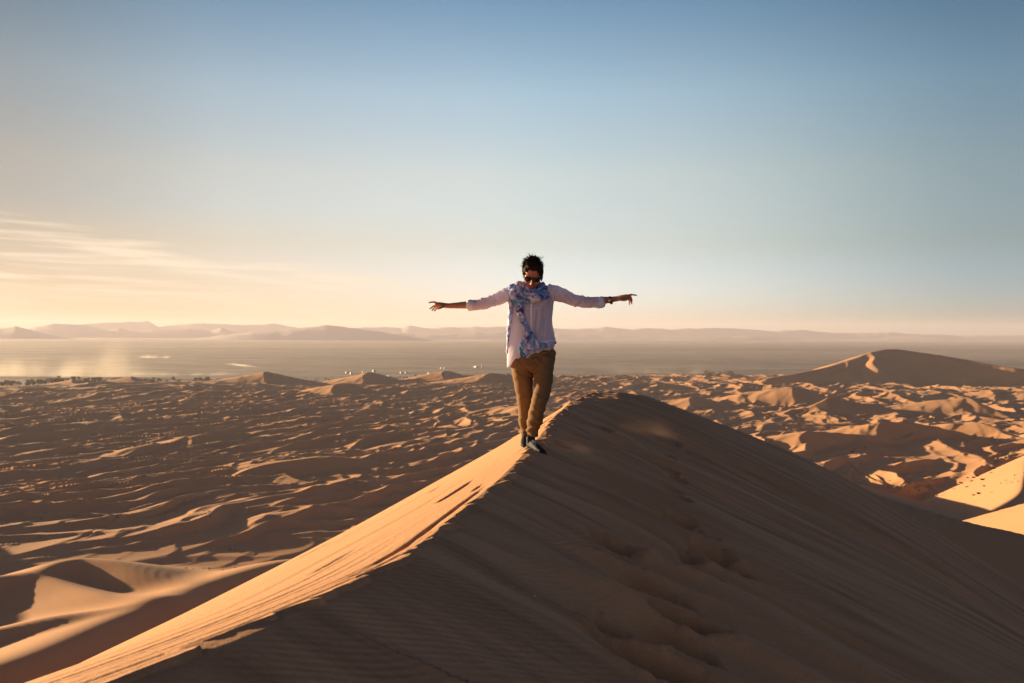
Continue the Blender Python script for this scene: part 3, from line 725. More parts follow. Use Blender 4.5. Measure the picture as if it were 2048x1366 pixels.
# ---- hair: short, dark, blown towards the sun side
bm = bmesh.new()
hell(bm, (0, .022, .040), (.083, .100, .088)); hell(bm, (.004, -.030, .085), (.066, .058, .038)); hell(bm, (0, .050, .010), (.080, .075, .080))
hell(bm, (-.070, .000, .022), (.013, .040, .045)); hell(bm, (.072, -.002, .014), (.014, .042, .055)); hell(bm, (.073, .010, -.03), (.010, .026, .034)); hell(bm, (-.071, .012, -.020), (.009, .024, .030)); hell(bm, (.048, -.052, .062), (.026, .030, .024)); hell(bm, (-.044, -.050, .066), (.026, .030, .022))
hair = organic("hair", bm, .006, 1, m_hair, disp=lambda p, n: .007 * noise3(p, .022, 5) + .004 * noise3(p, .009, 8))
rh = random.Random(4)
bm = bmesh.new(); bm.from_mesh(hair.data)
base = Vector(HC) - Vector(ROOT)
for i in range(620):
    th = rh.uniform(0, 2 * math.pi); ph = math.acos(rh.uniform(-.25, 1))
    d = Vector((math.sin(ph) * math.cos(th), math.sin(ph) * math.sin(th), math.cos(ph)))
    if d.y < -.45 and d.z < .45: continue
    p = Vector((d.x * .082, .022 + d.y * .097, .042 + d.z * .088))
    ln = rh.uniform(.016, .034) * (1.1 if d.z > .5 else .8)
    w = Vector((-1.35, .15, .10)) * rh.uniform(.45, 1.1)
    if rh.random() < .25: w = Vector((rh.uniform(-.6, .8), rh.uniform(-.5, .5), rh.uniform(.2, .8)))
    dr = (d * .75 + w + Vector((0, 0, .25))).normalized()
    if d.z < .2: dr = (d * .35 + Vector((-.5, .2, -.6)) * rh.uniform(.4, 1)).normalized(); ln *= .8
    s = dr.cross(Vector((rh.uniform(-1, 1), rh.uniform(-1, 1), .3))).normalized() * rh.uniform(.0022, .0048); s2 = dr.cross(s)
    bend = Vector((-.4, 0, rh.uniform(-.3, .3))) * ln * .5
    if rh.random() < .04: ln *= 1.7
    T = [base + HM @ ((p - d * .006 + s * HS) * HS), base + HM @ ((p - d * .006 - s * .5 + s2 * .8) * HS), base + HM @ ((p - d * .006 - s * .5 - s2 * .8) * HS)]
    Mi = [base + HM @ ((p + dr * ln * .6 + q) * HS) for q in (s * .6, -s * .3 + s2 * .5, -s * .3 - s2 * .5)]
    tip = bm.verts.new(base + HM @ ((p + dr * ln + bend) * HS))
    T = [bm.verts.new(v) for v in T]; Mi = [bm.verts.new(v) for v in Mi]
    for k in range(3):
        bm.faces.new((T[k], T[(k + 1) % 3], Mi[(k + 1) % 3], Mi[k])); bm.faces.new((Mi[k], Mi[(k + 1) % 3], tip))
bm.to_mesh(hair.data); bm.free()

# ---- sunglasses
def hmesh(name, fn, material, parent=person, bevel=0):
    bm = bmesh.new(); fn(bm)
    for v in bm.verts: v.co = Vector(Hd(*v.co)) - Vector(ROOT)
    bmesh.ops.recalc_face_normals(bm, faces=bm.faces)
    me = bpy.data.meshes.new(name); bm.to_mesh(me); bm.free()
    for p in me.polygons: p.use_smooth = True
    return link(name, me, material, parent)
def lens_shape(sx, grow, y0, th):
    out = [(.006, .015), (.030, .017), (.062, .014), (.066, .002), (.058, -.016), (.040, -.022), (.020, -.019), (.009, -.006)]
    def fn(bm):
        c = (.036, -.002); fr = []; bk = []
        for x, z in out:
            x = c[0] + (x - c[0]) * grow; z = c[1] + (z - c[1]) * grow
            yy = y0 + 4.2 * (x - .01) ** 2 if x > .01 else y0
            fr.append(bm.verts.new((sx * x, yy, z + .006))); bk.append(bm.verts.new((sx * x, yy + th, z + .006)))
        cf = bm.verts.new((sx * c[0], y0 - .002, c[1] + .006)); cb = bm.verts.new((sx * c[0], y0 + th, c[1] + .006))
        n = len(fr)
        for k in range(n):
            bm.faces.new((fr[k], fr[(k + 1) % n], cf)); bm.faces.new((bk[k], bk[(k + 1) % n], cb)); bm.faces.new((fr[k], fr[(k + 1) % n], bk[(k + 1) % n], bk[k]))
    return fn
def gframe(bm):
    for sx in (-1, 1):
        lens_shape(sx, 1.12, -.1075, .004)(bm)
        bxp = [((sx * .064, -.094, .016), .0045, .008), ((sx * .082, -.055, .014), .003, .0075), ((sx * .084, .0, .008), .003, .006)]
        loft(bm, bxp, 8, (1, 0, 0))
    loft(bm, [((-.012, -.110, .014), .004, .005), ((.012, -.110, .014), .004, .005)], 8, (0, 0, 1))
glasses = hmesh("sunglasses", gframe, m_black)
for sx in (-1, 1): hmesh("lens", lens_shape(sx, .96, -.1105, .003), m_lens, glasses)

# ---- shirt
def folds(amp, s, seed, stretch=(1, 1, 1)):
    st = np.array(stretch)
    return lambda p, n: amp * (noise3(p * st, s, seed) + .5 * noise3(p * st, s * .45, seed + 9))
bm = bmesh.new()
rows = [(574, 1064, 26, .070), (580, 1061, 42, .092), (588, 1060, 46.5, .108), (600, 1061, 46.5, .118), (615, 1061, 45.5, .124), (640, 1060.5, 45.5, .128), (662, 1061, 47, .134), (680, 1061.5, 48.5, .140), (690, 1062, 48.5, .142), (700, 1061, 48, .142), (706, 1061, 47, .138)]
loft(bm, [(Q(x, y, 9.04), d, w * PX) for y, x, w, d in rows], 40)
sl_l = [((1024, 587), .072), ((1012, 590), .066), ((992, 599), .058), ((972, 606), .054), ((955, 609.5), .051), ((944, 610.5), .049)]
sl_r = [((1096, 584), .074), ((1110, 585.5), .070), ((1128, 592), .062), ((1146, 600), .057), ((1168, 604), .053), ((1186, 605), .049), ((1198, 604.5), .047)]
loft(bm, [(Q(*p, 9.02), r, r) for p, r in sl_l], 24); loft(bm, [(Q(*p, 9.02), r, r) for p, r in sl_r], 24)
def shirt_disp(p, n):
    px = p[:, 0] / p[:, 1] * F + 1024; py = 667 - p[:, 2] / p[:, 1] * F
    tors = sstep(1010, 1020, px) * sstep(1115, 1106, px) * sstep(602, 625, py)
    v = .0075 * vnoise(px / 5.5 + .02 * py, py / 60, 40) + .009 * vnoise(px / 13, py / 40, 41)
    arm = (1 - tors)
    a = .0055 * vnoise(px / 7 + py / 9, p[:, 1] / .08, 42) + .004 * vnoise(px / 3.4 - py / 6, p[:, 1] / .05, 43)
    # gathers under the yoke and blousing above the hem
    return tors * v * sstep(600, 640, py) + arm * a + .010 * tors * sstep(672, 684, py) * sstep(694, 686, py) * (px > 1066)
shirt = organic("shirt", bm, .0062, 2, m_shirt, disp=shirt_disp)
n = len(shirt.data.vertices); co = np.empty(n * 3); shirt.data.vertices.foreach_get("co", co); co = co.reshape(-1, 3)
P_ = co + ROOT; pxs = P_[:, 0] / P_[:, 1] * F + 1024; pys = 667 - P_[:, 2] / P_[:, 1] * F
w_ = sstep(662, 704, pys) * (pxs > 1008) * (pxs < 1118)        # the hem hangs lower on the sun side
co[:, 2] -= w_ * PX * (np.maximum(1064 - pxs, 0) * .24 + np.maximum(1030 - pxs, 0) * 1.0 - np.maximum(pxs - 1064, 0) * .22 + 1.5 * np.sin(pxs / 3.1))
shirt.data.vertices.foreach_set("co", co.ravel()); shirt.data.update()
def ring_part(name, pts, material, seg=24, vox=.0045, disp=None, parent=person, side=(0, 1, 0), sm=1):
    bm = bmesh.new(); loft(bm, pts, seg, side); return organic(name, bm, vox, sm, material, parent, disp)
ring_part("cuff", [(Q(945.5, 610.3, 9.02), .050, .051), (Q(941, 610.6, 9.02), .054, .054), (Q(936.0, 610.6, 9.02), .053, .053), (Q(933.5, 610.6, 9.02), .047, .046)], m_trim, disp=folds(.004, .03, 60), parent=shirt)
ring_part("cuff", [(Q(1195, 604.7, 9.02), .047, .049), (Q(1200, 604.4, 9.02), .052, .053), (Q(1205, 604.2, 9.02), .050, .053), (Q(1207.5, 603.8, 9.02), .043, .045)], m_trim, disp=folds(.004, .03, 61), parent=shirt)
ring_part("cuff_fold", [(Q(1190, 613, 9.0), .018, .010), (Q(1198, 615.5, 8.99), .020, .009), (Q(1205, 613.2, 9.0), .016, .007), (Q(1209, 610.5, 9.0), .010, .004)], m_trim, 14, parent=shirt)
def front_y(py): return float(np.interp(py, [r[0] for r in rows], [9.04 - r[3] for r in rows]))
ring_part("placket", [(Q(1063.0, py, front_y(py) - .004), .006, 2.6 * PX) for py in (600, 612, 625, 640, 655, 668)], m_trim, 12, .004, parent=shirt)
yk = [(1040, 598), (1044, 606), (1051, 613), (1060, 617), (1070, 617.5), (1079, 614), (1086, 607), (1091, 597), (1094, 585)]
ring_part("yoke_seam", [(Q(x, y, 9.04 - (9.04 - front_y(y)) * math.sqrt(max(0, 1 - ((x - 1061) / 47) ** 2)) - .005), .005, .0045) for x, y in yk], m_trim, 10, .0035, parent=shirt)
ring_part("sleeve_seam", [(Q(x, y, 9.04 - d), .005, .0045) for x, y, d in ((1102, 572, .055), (1104, 580, .090), (1106, 590, .092), (1107, 600, .080))], m_trim, 10, .0035, parent=shirt)
ring_part("hem_band", [(Q(x, y, 9.04 - d), .008, 3.2 * PX) for x, y, d in ((1076, 687.5, .146), (1086, 685.5, .135), (1096, 683.8, .115), (1105, 682.5, .08), (1110, 682.5, .035))], m_trim, 12, .0045, parent=shirt)

# ---- trousers
bm = bmesh.new()
loft(bm, [(Q(1065, 694, 9.05), .112, 41 * PX), (Q(1065, 705, 9.05), .124, 45.5 * PX), (Q(1065.5, 718, 9.05), .130, 45.5 * PX), (Q(1065.5, 730, 9.05), .125, 43 * PX), (Q(1066, 738, 9.05), .10, 38 * PX)], 36)
tf = [((1089, 718, 9.05), 21, .118), ((1088.5, 738, 9.03), 20.3, .105), ((1087, 760, 8.99), 18.6, .094), ((1085, 782, 8.95), 16.4, .084), ((1080.5, 800, 8.92), 15.4, .078), ((1076, 816, 8.92), 15.8, .078), ((1072, 832, 8.94), 15.6, .075), ((1069, 848, 8.965), 14.2, .068), ((1066.5, 860, 8.985), 12.6, .060), ((1064.5, 869, 8.995), 11.4, .054)]
tb = [((1042, 718, 9.06), 21.5, .118), ((1043.5, 738, 9.07), 21.3, .108), ((1047, 764, 9.09), 19.6, .096), ((1049.5, 792, 9.12), 16.4, .082), ((1050, 812, 9.17), 13.6, .072), ((1050, 830, 9.21), 12.2, .066), ((1050.2, 848, 9.245), 10.4, .058), ((1050.6, 862, 9.265), 8.8, .050), ((1051, 872, 9.275), 7.6, .044)]
loft(bm, [(Q(*c), d, w * PX) for c, w, d in tf], 24); loft(bm, [(Q(*c), d, w * PX) for c, w, d in tb], 24)
# bunched pocket cloth at the hip
ell(bm, Q(1108, 706, 9.03), (.020, .05, .030))
def tr_disp(p, n):
    px = p[:, 0] / p[:, 1] * F + 1024; py = 667 - p[:, 2] / p[:, 1] * F
    low = sstep(775, 800, py); calf = sstep(838, 852, py)
    d = .0045 * vnoise((px * .5 + py) / 11, px / 26, 80) + .004 * vnoise((py - px * .7) / 8, px / 20, 81)
    d = d + low * .006 * vnoise(py / 7, px / 16, 82) + calf * .006 * vnoise(py / 5, px / 12, 83)
    crotch = np.exp(-((px - 1067) / 16) ** 2 - ((py - 742) / 22) ** 2)
    return d + crotch * .008 * vnoise((py + np.abs(px - 1067) * .9) / 5, px / 40, 84)
trousers = organic("trousers", bm, .0062, 1, m_chino, disp=tr_disp)
ring_part("waistband", [(Q(1022, 712, 8.99), .005, .014), (Q(1040, 713, 8.945), .005, .016), (Q(1058, 712, 8.925), .005, .016), (Q(1076, 709, 8.922), .005, .016), (Q(1094, 704, 8.945), .005, .015), (Q(1108, 699, 9.0), .005, .014)], m_chino, 12, .005, parent=trousers)
bm = bmesh.new(); ell(bm, Q(1064.5, 717.5, 8.912), (.008, .004, .008), u=12, v=8); organic("button", bm, .003, 0, m_black, trousers)
bm = bmesh.new(); loft(bm, [(Q(1066, 720, 8.921), .004, .004), (Q(1067, 729, 8.927), .004, .004), (Q(1067.5, 736, 8.945), .004, .004)], 8); organic("fly_seam", bm, .0035, 0, m_chino, trousers)
ring_part("pocket_edge", [(Q(1090, 710, 8.935), .004, .005), (Q(1098, 714, 8.955), .004, .005), (Q(1105, 716, 8.985), .004, .005), (Q(1110, 712, 9.02), .004, .005)], m_chino, 10, .004, parent=trousers)

# ---- scarf
bm = bmesh.new()
def hoop(cx, cy, D, rx, ry, dz, r, tilt, ph=0., n=22, wob=.15):
    pts = []
    for k in range(n + 1):
        a = 2 * math.pi * k / n + ph
        c = Q(cx, cy, D) + np.array([rx * math.cos(a), ry * math.sin(a), dz * math.sin(a) * -1 * (-1) + tilt * math.cos(a)])
        q = r * (1 + wob * math.sin(3 * a + ph * 2) + .1 * math.sin(7 * a))
        pts.append((c, q, q * 1.15))
    loft(bm, pts, 12, (0, 0, 1))
hoop(1066, 578, 9.00, .098, .105, .060, .026, .006, .3)
hoop(1067, 583, 8.99, .112, .118, .065, .026, -.006, 1.9)
hoop(1066, 590, 9.00, .104, .112, .055, .024, .012, 4.0)
hoop(1065, 572, 9.02, .094, .090, .042, .022, -.01, 5.1)
hoop(1069, 587, 9.00, .122, .110, .050, .019, -.018, 2.7)
# gathered knot thrown over the shoulder
loft(bm, [(Q(1047, 574, 8.99), .050, .030), (Q(1037, 572, 8.99), .062, .042), (Q(1027, 575, 9.00), .066, .048), (Q(1021, 586, 9.01), .070, .036), (Q(1022, 600, 9.00), .072, .030), (Q(1024, 612, 8.99), .070, .024)], 20, (0, 1, 0))
loft(bm, [(Q(1036, 570, 8.96), .03, .03), (Q(1030, 582, 8.93), .03, .05), (Q(1031, 597, 8.92), .025, .045), (Q(1036, 610, 8.92), .02, .030)], 16, (0, 1, 0))
# tail crossing the chest to the far hip
tail = [(1040, 588, 8.915, 10), (1037, 602, 8.905, 9), (1038, 616, 8.900, 7.5), (1042, 630, 8.897, 6.5), (1046, 644, 8.895, 6.0), (1051, 656, 8.892, 6.5), (1056, 667, 8.888, 8), (1062, 676, 8.885, 10), (1069, 685, 8.885, 9), (1078, 691, 8.885, 7), (1088, 692, 8.893, 6), (1098, 689.5, 8.915, 5), (1106, 686.5, 8.96, 4), (1110, 685, 9.0, 3)]
loft(bm, [(Q(x, y, D), .014, w * PX) for x, y, D, w in tail], 18, (0, 1, 0))
loft(bm, [(Q(1058, 668, 8.886), .012, 7 * PX), (Q(1056, 680, 8.884), .011, 13 * PX), (Q(1056, 692, 8.884), .011, 18 * PX), (Q(1059, 702, 8.886), .010, 22 * PX), (Q(1062, 707, 8.89), .008, 21 * PX)], 24, (0, 1, 0))
# loose end streaming down at the side
loft(bm, [(Q(1022, 600, 9.00), .060, 5 * PX), (Q(1021, 620, 9.00), .070, 5.5 * PX), (Q(1019, 645, 9.00), .070, 5 * PX), (Q(1016.5, 670, 9.01), .066, 4 * PX), (Q(1015, 690, 9.02), .055, 3 * PX), (Q(1014, 707, 9.03), .03, 1.8 * PX)], 18, (0, 1, 0))
def sc_disp(p, n):
    px = p[:, 0] / p[:, 1] * F + 1024; py = 667 - p[:, 2] / p[:, 1] * F
    up = sstep(606, 598, py)
    rr = np.hypot(px - 1066, (py - 566) * 1.25); aa = np.arctan2(py - 566, px - 1066)
    wrap = sstep(1036, 1042, px)
    return up * (wrap * .0085 * np.sin(rr * .62 + 2.2 * np.sin(aa * 2 + .6) + 1.5 * vnoise(aa * 2, rr / 9, 95)) + (1 - wrap) * .009 * vnoise((px + py * 1.5) / 4.0, (px - py) / 14, 90) + .004 * noise3(p, .02, 92)) + (1 - up) * .005 * vnoise((px - py * .55) / 3.6, py / 30, 91)
scarf = organic("scarf", bm, .0058, 1, m_scarf, disp=sc_disp)

# ---- wristwatch
strap = ring_part("wristwatch", [(Q(1216.8, 599.8, 9.02), .030, .030), (Q(1218, 599.7, 9.02), .0335, .0335), (Q(1221, 599.5, 9.02), .0335, .0335), (Q(1222.4, 599.3, 9.02), .030, .030)], m_strap, 18, .0035)
bm = bmesh.new(); loft(bm, [(Q(1219.4, 600.6, 8.993), .016, .016), (Q(1219.4, 600.6, 8.980), .016, .016)], 18, (1, 0, 0)); organic("watch_face", bm, .0028, 0, m_gold, strap)
bm = bmesh.new(); ell(bm, Q(1222.5, 606.2, 9.0), (.014, .012, .012)); organic("bracelet_bead", bm, .003, 0, m_strap, strap)

# ---- shoes
def ground(x, y): return float(near_height(np.array([x]), np.array([y]))[0])
def shoe(heel, toe, lift, roll, panel=True):
    d = np.array([toe[0] - heel[0], toe[1] - heel[1]]); Lf = np.linalg.norm(d); d = d / Lf; s = np.array([-d[1], d[0]])
    zh = ground(*heel) + lift[0]; zt = ground(*toe) + lift[1]
    def P(u, w, h): # along foot 0..1, sideways m, up m
        b_ = zh + (zt - zh) * u
        return np.array([heel[0] + d[0] * u * Lf + s[0] * w, heel[1] + d[1] * u * Lf + s[1] * w, b_ + h + roll * w])
    sd = (s[0], s[1], roll)
    bm = bmesh.new()
    loft(bm, [(P(.02, 0, .045), .030, .030), (P(.10, 0, .055), .035, .044), (P(.28, 0, .055), .036, .046), (P(.50, 0, .043), .041, .036), (P(.72, 0, .034), .046, .027), (P(.90, 0, .028), .041, .020), (P(.99, 0, .024), .024, .013)], 20, sd)
    loft(bm, [(P(.14, 0, .06), .040, .034), (P(.13, 0, .095), .044, .036), (P(.12, 0, .112), .042, .035)], 18, sd)
    sh = organic("shoe", bm, .0042, 2, m_shoe)
    bm = bmesh.new()
    loft(bm, [(P(-.01, 0, .014), .032, .016), (P(.12, 0, .012), .037, .014), (P(.35, 0, .010), .035, .012), (P(.62, 0, .010), .047, .012), (P(.85, 0, .012), .046, .012), (P(1.01, 0, .018), .028, .012)], 20, sd)
    organic("sole", bm, .0042, 1, m_sole, sh)
    bm = bmesh.new()
    loft(bm, [(P(.04, .010, .046), .026, .026), (P(.14, .012, .048), .031, .030), (P(.30, .012, .040), .034, .024), (P(.42, .010, .032), .034, .016)], 16, sd)
    organic("heel_panel", bm, .0042, 1, m_shoeg, sh)
    bm = bmesh.new()
    loft(bm, [(P(.30, -.012, .094), .005, .004), (P(.45, -.004, .084), .005, .004), (P(.60, .000, .066), .005, .004), (P(.74, 0, .058), .005, .004)], 8, sd)
    for u, h in ((.36, .093), (.45, .084), (.54, .075), (.63, .066)):
        loft(bm, [(P(u, -.022, h - .006), .004, .003), (P(u + .02, 0, h + .001), .004, .003), (P(u, .022, h - .006), .004, .003)], 8, (0, 0, 1))
    organic("laces", bm, .003, 0, m_trim, sh)
    bm = bmesh.new(); loft(bm, [(P(.13, 0, .09), .034, .030), (P(.11, 0, .15), .032, .030)], 16, sd); organic("sock", bm, .0045, 1, m_sock, sh)
    return sh
hx, hy = Q(1061, 890, 9.02)[:2]
shoe((hx - .012, hy), (hx + .125, hy - .225), (-.020, -.012), -.22)
bx_, by_ = Q(1051, 880, 9.30)[:2]
shoe((bx_ + .004, by_ + .05), (bx_ + .0, by_ - .19), (.045, -.010), .0)

# ------------------------------------------------------------------ far trees, village, scrub
def far_z(x, y):
    if y > 2700 or y < 110: return -100.0
    j = int(np.clip(np.searchsorted(az, x / y), 1, len(az) - 1)); i = int(np.clip(np.searchsorted(dd, y), 1, len(dd) - 1))
    return max(-100.0, float(Zf[i, j]))
def on_plain(px, py):
    D = 100 * F / (py - 667 - (px - 1024) * .005); return (px - 1024) / F * D, D
m_leaf = simple_mat("dusty_foliage", (.20, .17, .11), .9, .1, (.5, .3))
m_bark = simple_mat("grey_bark", (.10, .075, .055), .95, .1)
m_wall = simple_mat("whitewashed_wall", (.78, .72, .64), .9, .2)
m_dark = simple_mat("dark_opening", (.04, .035, .03), .9, .1)
m_tuft = simple_mat("dry_scrub", (.055, .05, .028), .95, .1)
rt = random.Random(7)
def tree_meshes(h, wide, palm):
    bm = bmesh.new(); th = h * (.62 if palm else .35)
    loft(bm, [((0, 0, -.3), .22, .22), ((.1, 0, th * .5), .17, .17), ((.05, .1, th), .11, .11)], 6, (1, 0, 0))
    for k in range(0 if palm else 4):
        a = k * 1.7; loft(bm, [((0, 0, th * .8), .09, .09), ((math.cos(a) * wide * .5, math.sin(a) * wide * .5, h * .68), .04, .04)], 5, (0, 0, 1))
    tm = bpy.data.meshes.new("trunk"); bm.to_mesh(tm); bm.free(); tm.materials.append(m_bark)
    bm = bmesh.new()
    if palm:
        for k in range(22):
            a = rt.uniform(0, 6.28); up = rt.uniform(-.1, .9); L_ = rt.uniform(1.6, 2.4); c = Vector((.05, .1, th)); prev = None
            s = Vector((-math.sin(a), math.cos(a), 0)) * .28
            for q in range(5):
                u = q / 4; p = c + Vector((math.cos(a), math.sin(a), 0)) * L_ * u + Vector((0, 0, up * L_ * u - 1.1 * L_ * u * u)); w = s * (1 - abs(u - .35))
                cur_ = (bm.verts.new(p - w + Vector((0, 0, -.12))), bm.verts.new(p), bm.verts.new(p + w + Vector((0, 0, -.12))))
                if prev: bm.faces.new((prev[0], prev[1], cur_[1], cur_[0])); bm.faces.new((prev[1], prev[2], cur_[2], cur_[1]))
                prev = cur_
    else:
        cl = [(rt.uniform(-1, 1) * wide * .55, rt.uniform(-1, 1) * wide * .55, h * rt.uniform(.42, .86), rt.uniform(.25, .45) * wide) for _ in range(9)]
        for k in range(300):
            c = rt.choice(cl); d = Vector((rt.gauss(0, 1), rt.gauss(0, 1), rt.gauss(0, 1))).normalized() * c[3] * rt.uniform(.5, 1.05)
            p = Vector(c[:3]) + d; p.z = max(p.z, .15)
            a = Vector((rt.gauss(0, 1), rt.gauss(0, 1), rt.gauss(0, 1))).normalized(); b_ = a.orthogonal(); sz = rt.uniform(.18, .42)
            bm.faces.new([bm.verts.new(p + a * sz), bm.verts.new(p + b_ * sz * .7), bm.verts.new(p - a * sz), bm.verts.new(p - b_ * sz * .7)])
    cm_ = bpy.data.meshes.new("crown"); bm.to_mesh(cm_); bm.free(); cm_.materials.append(m_leaf)
    return tm, cm_
kinds = [("tamarisk_tree", tree_meshes(4.6, 3.4, False), "low grey-green tamarisk in the belt of trees where the dunes meet the plain"),
         ("tamarisk_tree", tree_meshes(6.2, 3.0, False), "taller rounded grey-green tree in the belt where the dunes meet the plain"),
         ("date_palm", tree_meshes(7.5, 2.4, True), "small dark date palm standing in the belt between dunes and plain")]
def tree_at(x, y, k, s, label=None, group="trees along the foot of the dunes"):
    nm, (tm, cm_), lb = kinds[k]
    o = bpy.data.objects.new(nm, None); COL.objects.link(o); o.location = (x, y, far_z(x, y) - .1); o.rotation_euler = (0, 0, rt.uniform(0, 6.28)); o.scale = (s, s, s * rt.uniform(.9, 1.1))
    tag(o, label or lb, "tree", group)
    link("trunk", tm, None, o); link("crown", cm_, None, o)
def belt(x0, x1, y0, y1, n, ks, s0=.8, s1=1.3, spread=3, where=''):
    for i in range(n):
        px = rt.uniform(x0, x1); py = y0 + (y1 - y0) * (px - x0) / (x1 - x0) + rt.uniform(-spread, spread)
        x, y = on_plain(px, py); kk_ = rt.choice(ks); tree_at(x, y, kk_, rt.uniform(s0, s1), ('low grey-green bushy tree ', 'taller rounded grey-green tree ', 'small dark date palm ')[kk_] + where)
belt(1410, 1465, 752, 751, 14, (1, 1, 0), 1.3, 1.9, 2, where="in the little clump left of the big right-hand dune")
belt(0, 130, 775, 771, 50, (0, 1, 1, 2), 1.3, 2.2, 4, where="in the thick belt at the far left edge")
belt(120, 260, 771, 767, 36, (0, 1, 1), 1.3, 2.0, 3, where="in the belt under the dust veil, left")
belt(250, 470, 767, 764, 30, (0, 0, 1), 1.1, 1.8, 3, where="in the thinning belt left of the far village")
belt(398, 430, 768, 768, 8, (1,), 1.2, 1.7, 1.5, where="in the dense dark clump standing alone left of the village")
belt(470, 760, 764, 760, 22, (0, 0, 2), .5, 1.0, 5, where="scattered among the leftmost village houses")
belt(755, 880, 760, 758, 36, (0, 1, 2, 2), .8, 1.3, 3, where="in the green grove just below the village")
belt(880, 1020, 757, 755, 26, (0, 1, 2), .7, 1.2, 3, where="in the grove right beside the walker's hips, left")
belt(1110, 1290, 757, 757, 14, (0, 0, 1), .6, 1.0, 3, where="behind the dune peak, right of the walker")
belt(1180, 1400, 752, 750, 12, (0, 0), .5, .9, 4, where="scattered on the plain right of the dune peak")

def box(bm, c, s):
    r_ = bmesh.ops.create_cube(bm, size=1)
    for v in r_['verts']: v.co = Vector((v.co.x * s[0] + c[0], v.co.y * s[1] + c[1], v.co.z * s[2] + c[2]))
def house(px, py, w, d, h, rot, label):
    x, y = on_plain(px, py)
    o = bpy.data.objects.new("village_house", None); COL.objects.link(o); o.location = (x, y, -100); o.rotation_euler = (0, 0, rot)
    tag(o, label, "house", "small white houses of the village beyond the dunes")
    bm = bmesh.new(); box(bm, (0, 0, h / 2 - .2), (w, d, h + .4)); box(bm, (w * .3, 0, h + .9), (w * .35, d * .8, 1.8)); link("wall", bpy.data.meshes.new("wall"), None, o)
    wo = o.children[-1] if o.children else None
    wm = [c for c in o.children][0].data; bm.to_mesh(wm); bm.free(); wm.materials.append(m_wall)
    bm = bmesh.new()
    for sx, sy, ww, dd_ in ((0, d / 2, w + .3, .3), (0, -d / 2, w + .3, .3), (w / 2, 0, .3, d - .3), (-w / 2, 0, .3, d - .3)): box(bm, (sx, sy, h + .45), (ww, dd_, .6))
    me = bpy.data.meshes.new("parapet"); bm.to_mesh(me); bm.free(); link("parapet", me, m_wall, o)
    bm = bmesh.new(); box(bm, (-w * .15, -d / 2 - .01, 1.05), (1.1, .08, 2.1)); me = bpy.data.meshes.new("door"); bm.to_mesh(me); bm.free(); link("door", me, m_dark, o)
    for q in (-.35, .1, .32):
        bm = bmesh.new(); box(bm, (w * q, -d / 2 - .01, h * .62), (.9, .08, .9)); me = bpy.data.meshes.new("window"); bm.to_mesh(me); bm.free(); link("window", me, m_dark, o)
HO = [(694, 746.5, 11, 8, 3.4, "leftmost"), (703, 748.5, 14, 8, 3.6, "second from the left"), (727, 746, 8, 7, 3.2, "third from the left"), (748, 744, 9, 9, 5.5, "two-storey, fourth from the left"), (757, 756, 7, 6, 3, "nearest to the dunes, fifth from the left"),
      (777, 754.5, 12, 7, 3.2, "low and long, sixth from the left"), (803, 747.5, 9, 8, 4.2, "seventh from the left"), (813, 747, 8, 7, 3.2, "eighth from the left"), (859, 749, 12, 10, 4.4, "brightest of the right half of the village"), (883, 737.5, 9, 8, 3.6, "left one of the far pair"),
      (890, 738, 8, 8, 3.2, "right one of the far pair"), (952, 735, 20, 10, 4.2, "long and low beside the slender tower")]
for px, py, w, d, h_, lb in HO: house(px, py, w * .75, d * .75, h_ * .8, R(rt.uniform(-72, -48)), "small white flat-roofed house in the far village, " + lb)
x, y = on_plain(964.5, 735.5)
tw = bpy.data.objects.new("tower", None); COL.objects.link(tw); tw.location = (x, y, -100); tag(tw, "tall slender pale tower rising beside the long low house on the plain", "tower")
bm = bmesh.new(); loft(bm, [((0, 0, -.5), 1.5, 1.5), ((0, 0, 6), 1.35, 1.35), ((0, 0, 12.5), 1.2, 1.2)], 8, (1, 0, 0)); me = bpy.data.meshes.new("shaft"); bm.to_mesh(me); bm.free(); link("shaft", me, m_wall, tw)
bm = bmesh.new(); loft(bm, [((0, 0, 12.3), 1.8, 1.8), ((0, 0, 12.8), 1.8, 1.8)], 8, (1, 0, 0)); loft(bm, [((0, 0, 12.8), .8, .8), ((0, 0, 15.5), .7, .7)], 8, (1, 0, 0)); me = bpy.data.meshes.new("balcony"); bm.to_mesh(me); bm.free(); link("balcony", me, m_wall, tw)

# scrub in the dune field
def tuft_mesh(n, s):
    bm = bmesh.new()
    for k in range(n):
        a = rt.uniform(0, 6.28); l = s * rt.uniform(.5, 1); r0 = rt.uniform(0, s * .45)
        p = Vector((math.cos(a) * r0, math.sin(a) * r0, -.08)); d = Vector((math.cos(a) * rt.uniform(.2, 1), math.sin(a) * rt.uniform(.2, 1), rt.uniform(.5, 1.1))).normalized()
        q = d.orthogonal().normalized() * s * .11
        bm.faces.new([bm.verts.new(p + q), bm.verts.new(p - q), bm.verts.new(p + d * l)])
    return bm
bmt = tuft_mesh(70, 1.1); tm_ = bpy.data.meshes.new("scrub_bush"); bmt.to_mesh(tm_); bmt.free(); tm_.materials.append(m_tuft)
def along(px, py):
    dxp = (px - 1024) / F; dyp = -(py - 667 - (px - 1024) * .005) / F
    j = int(np.clip(np.searchsorted(az, dxp), 1, len(az) - 1)); k = np.argmax((dyp * dd < Zf[:, j]) & (dd > 100)); return dxp * dd[k], dd[k]
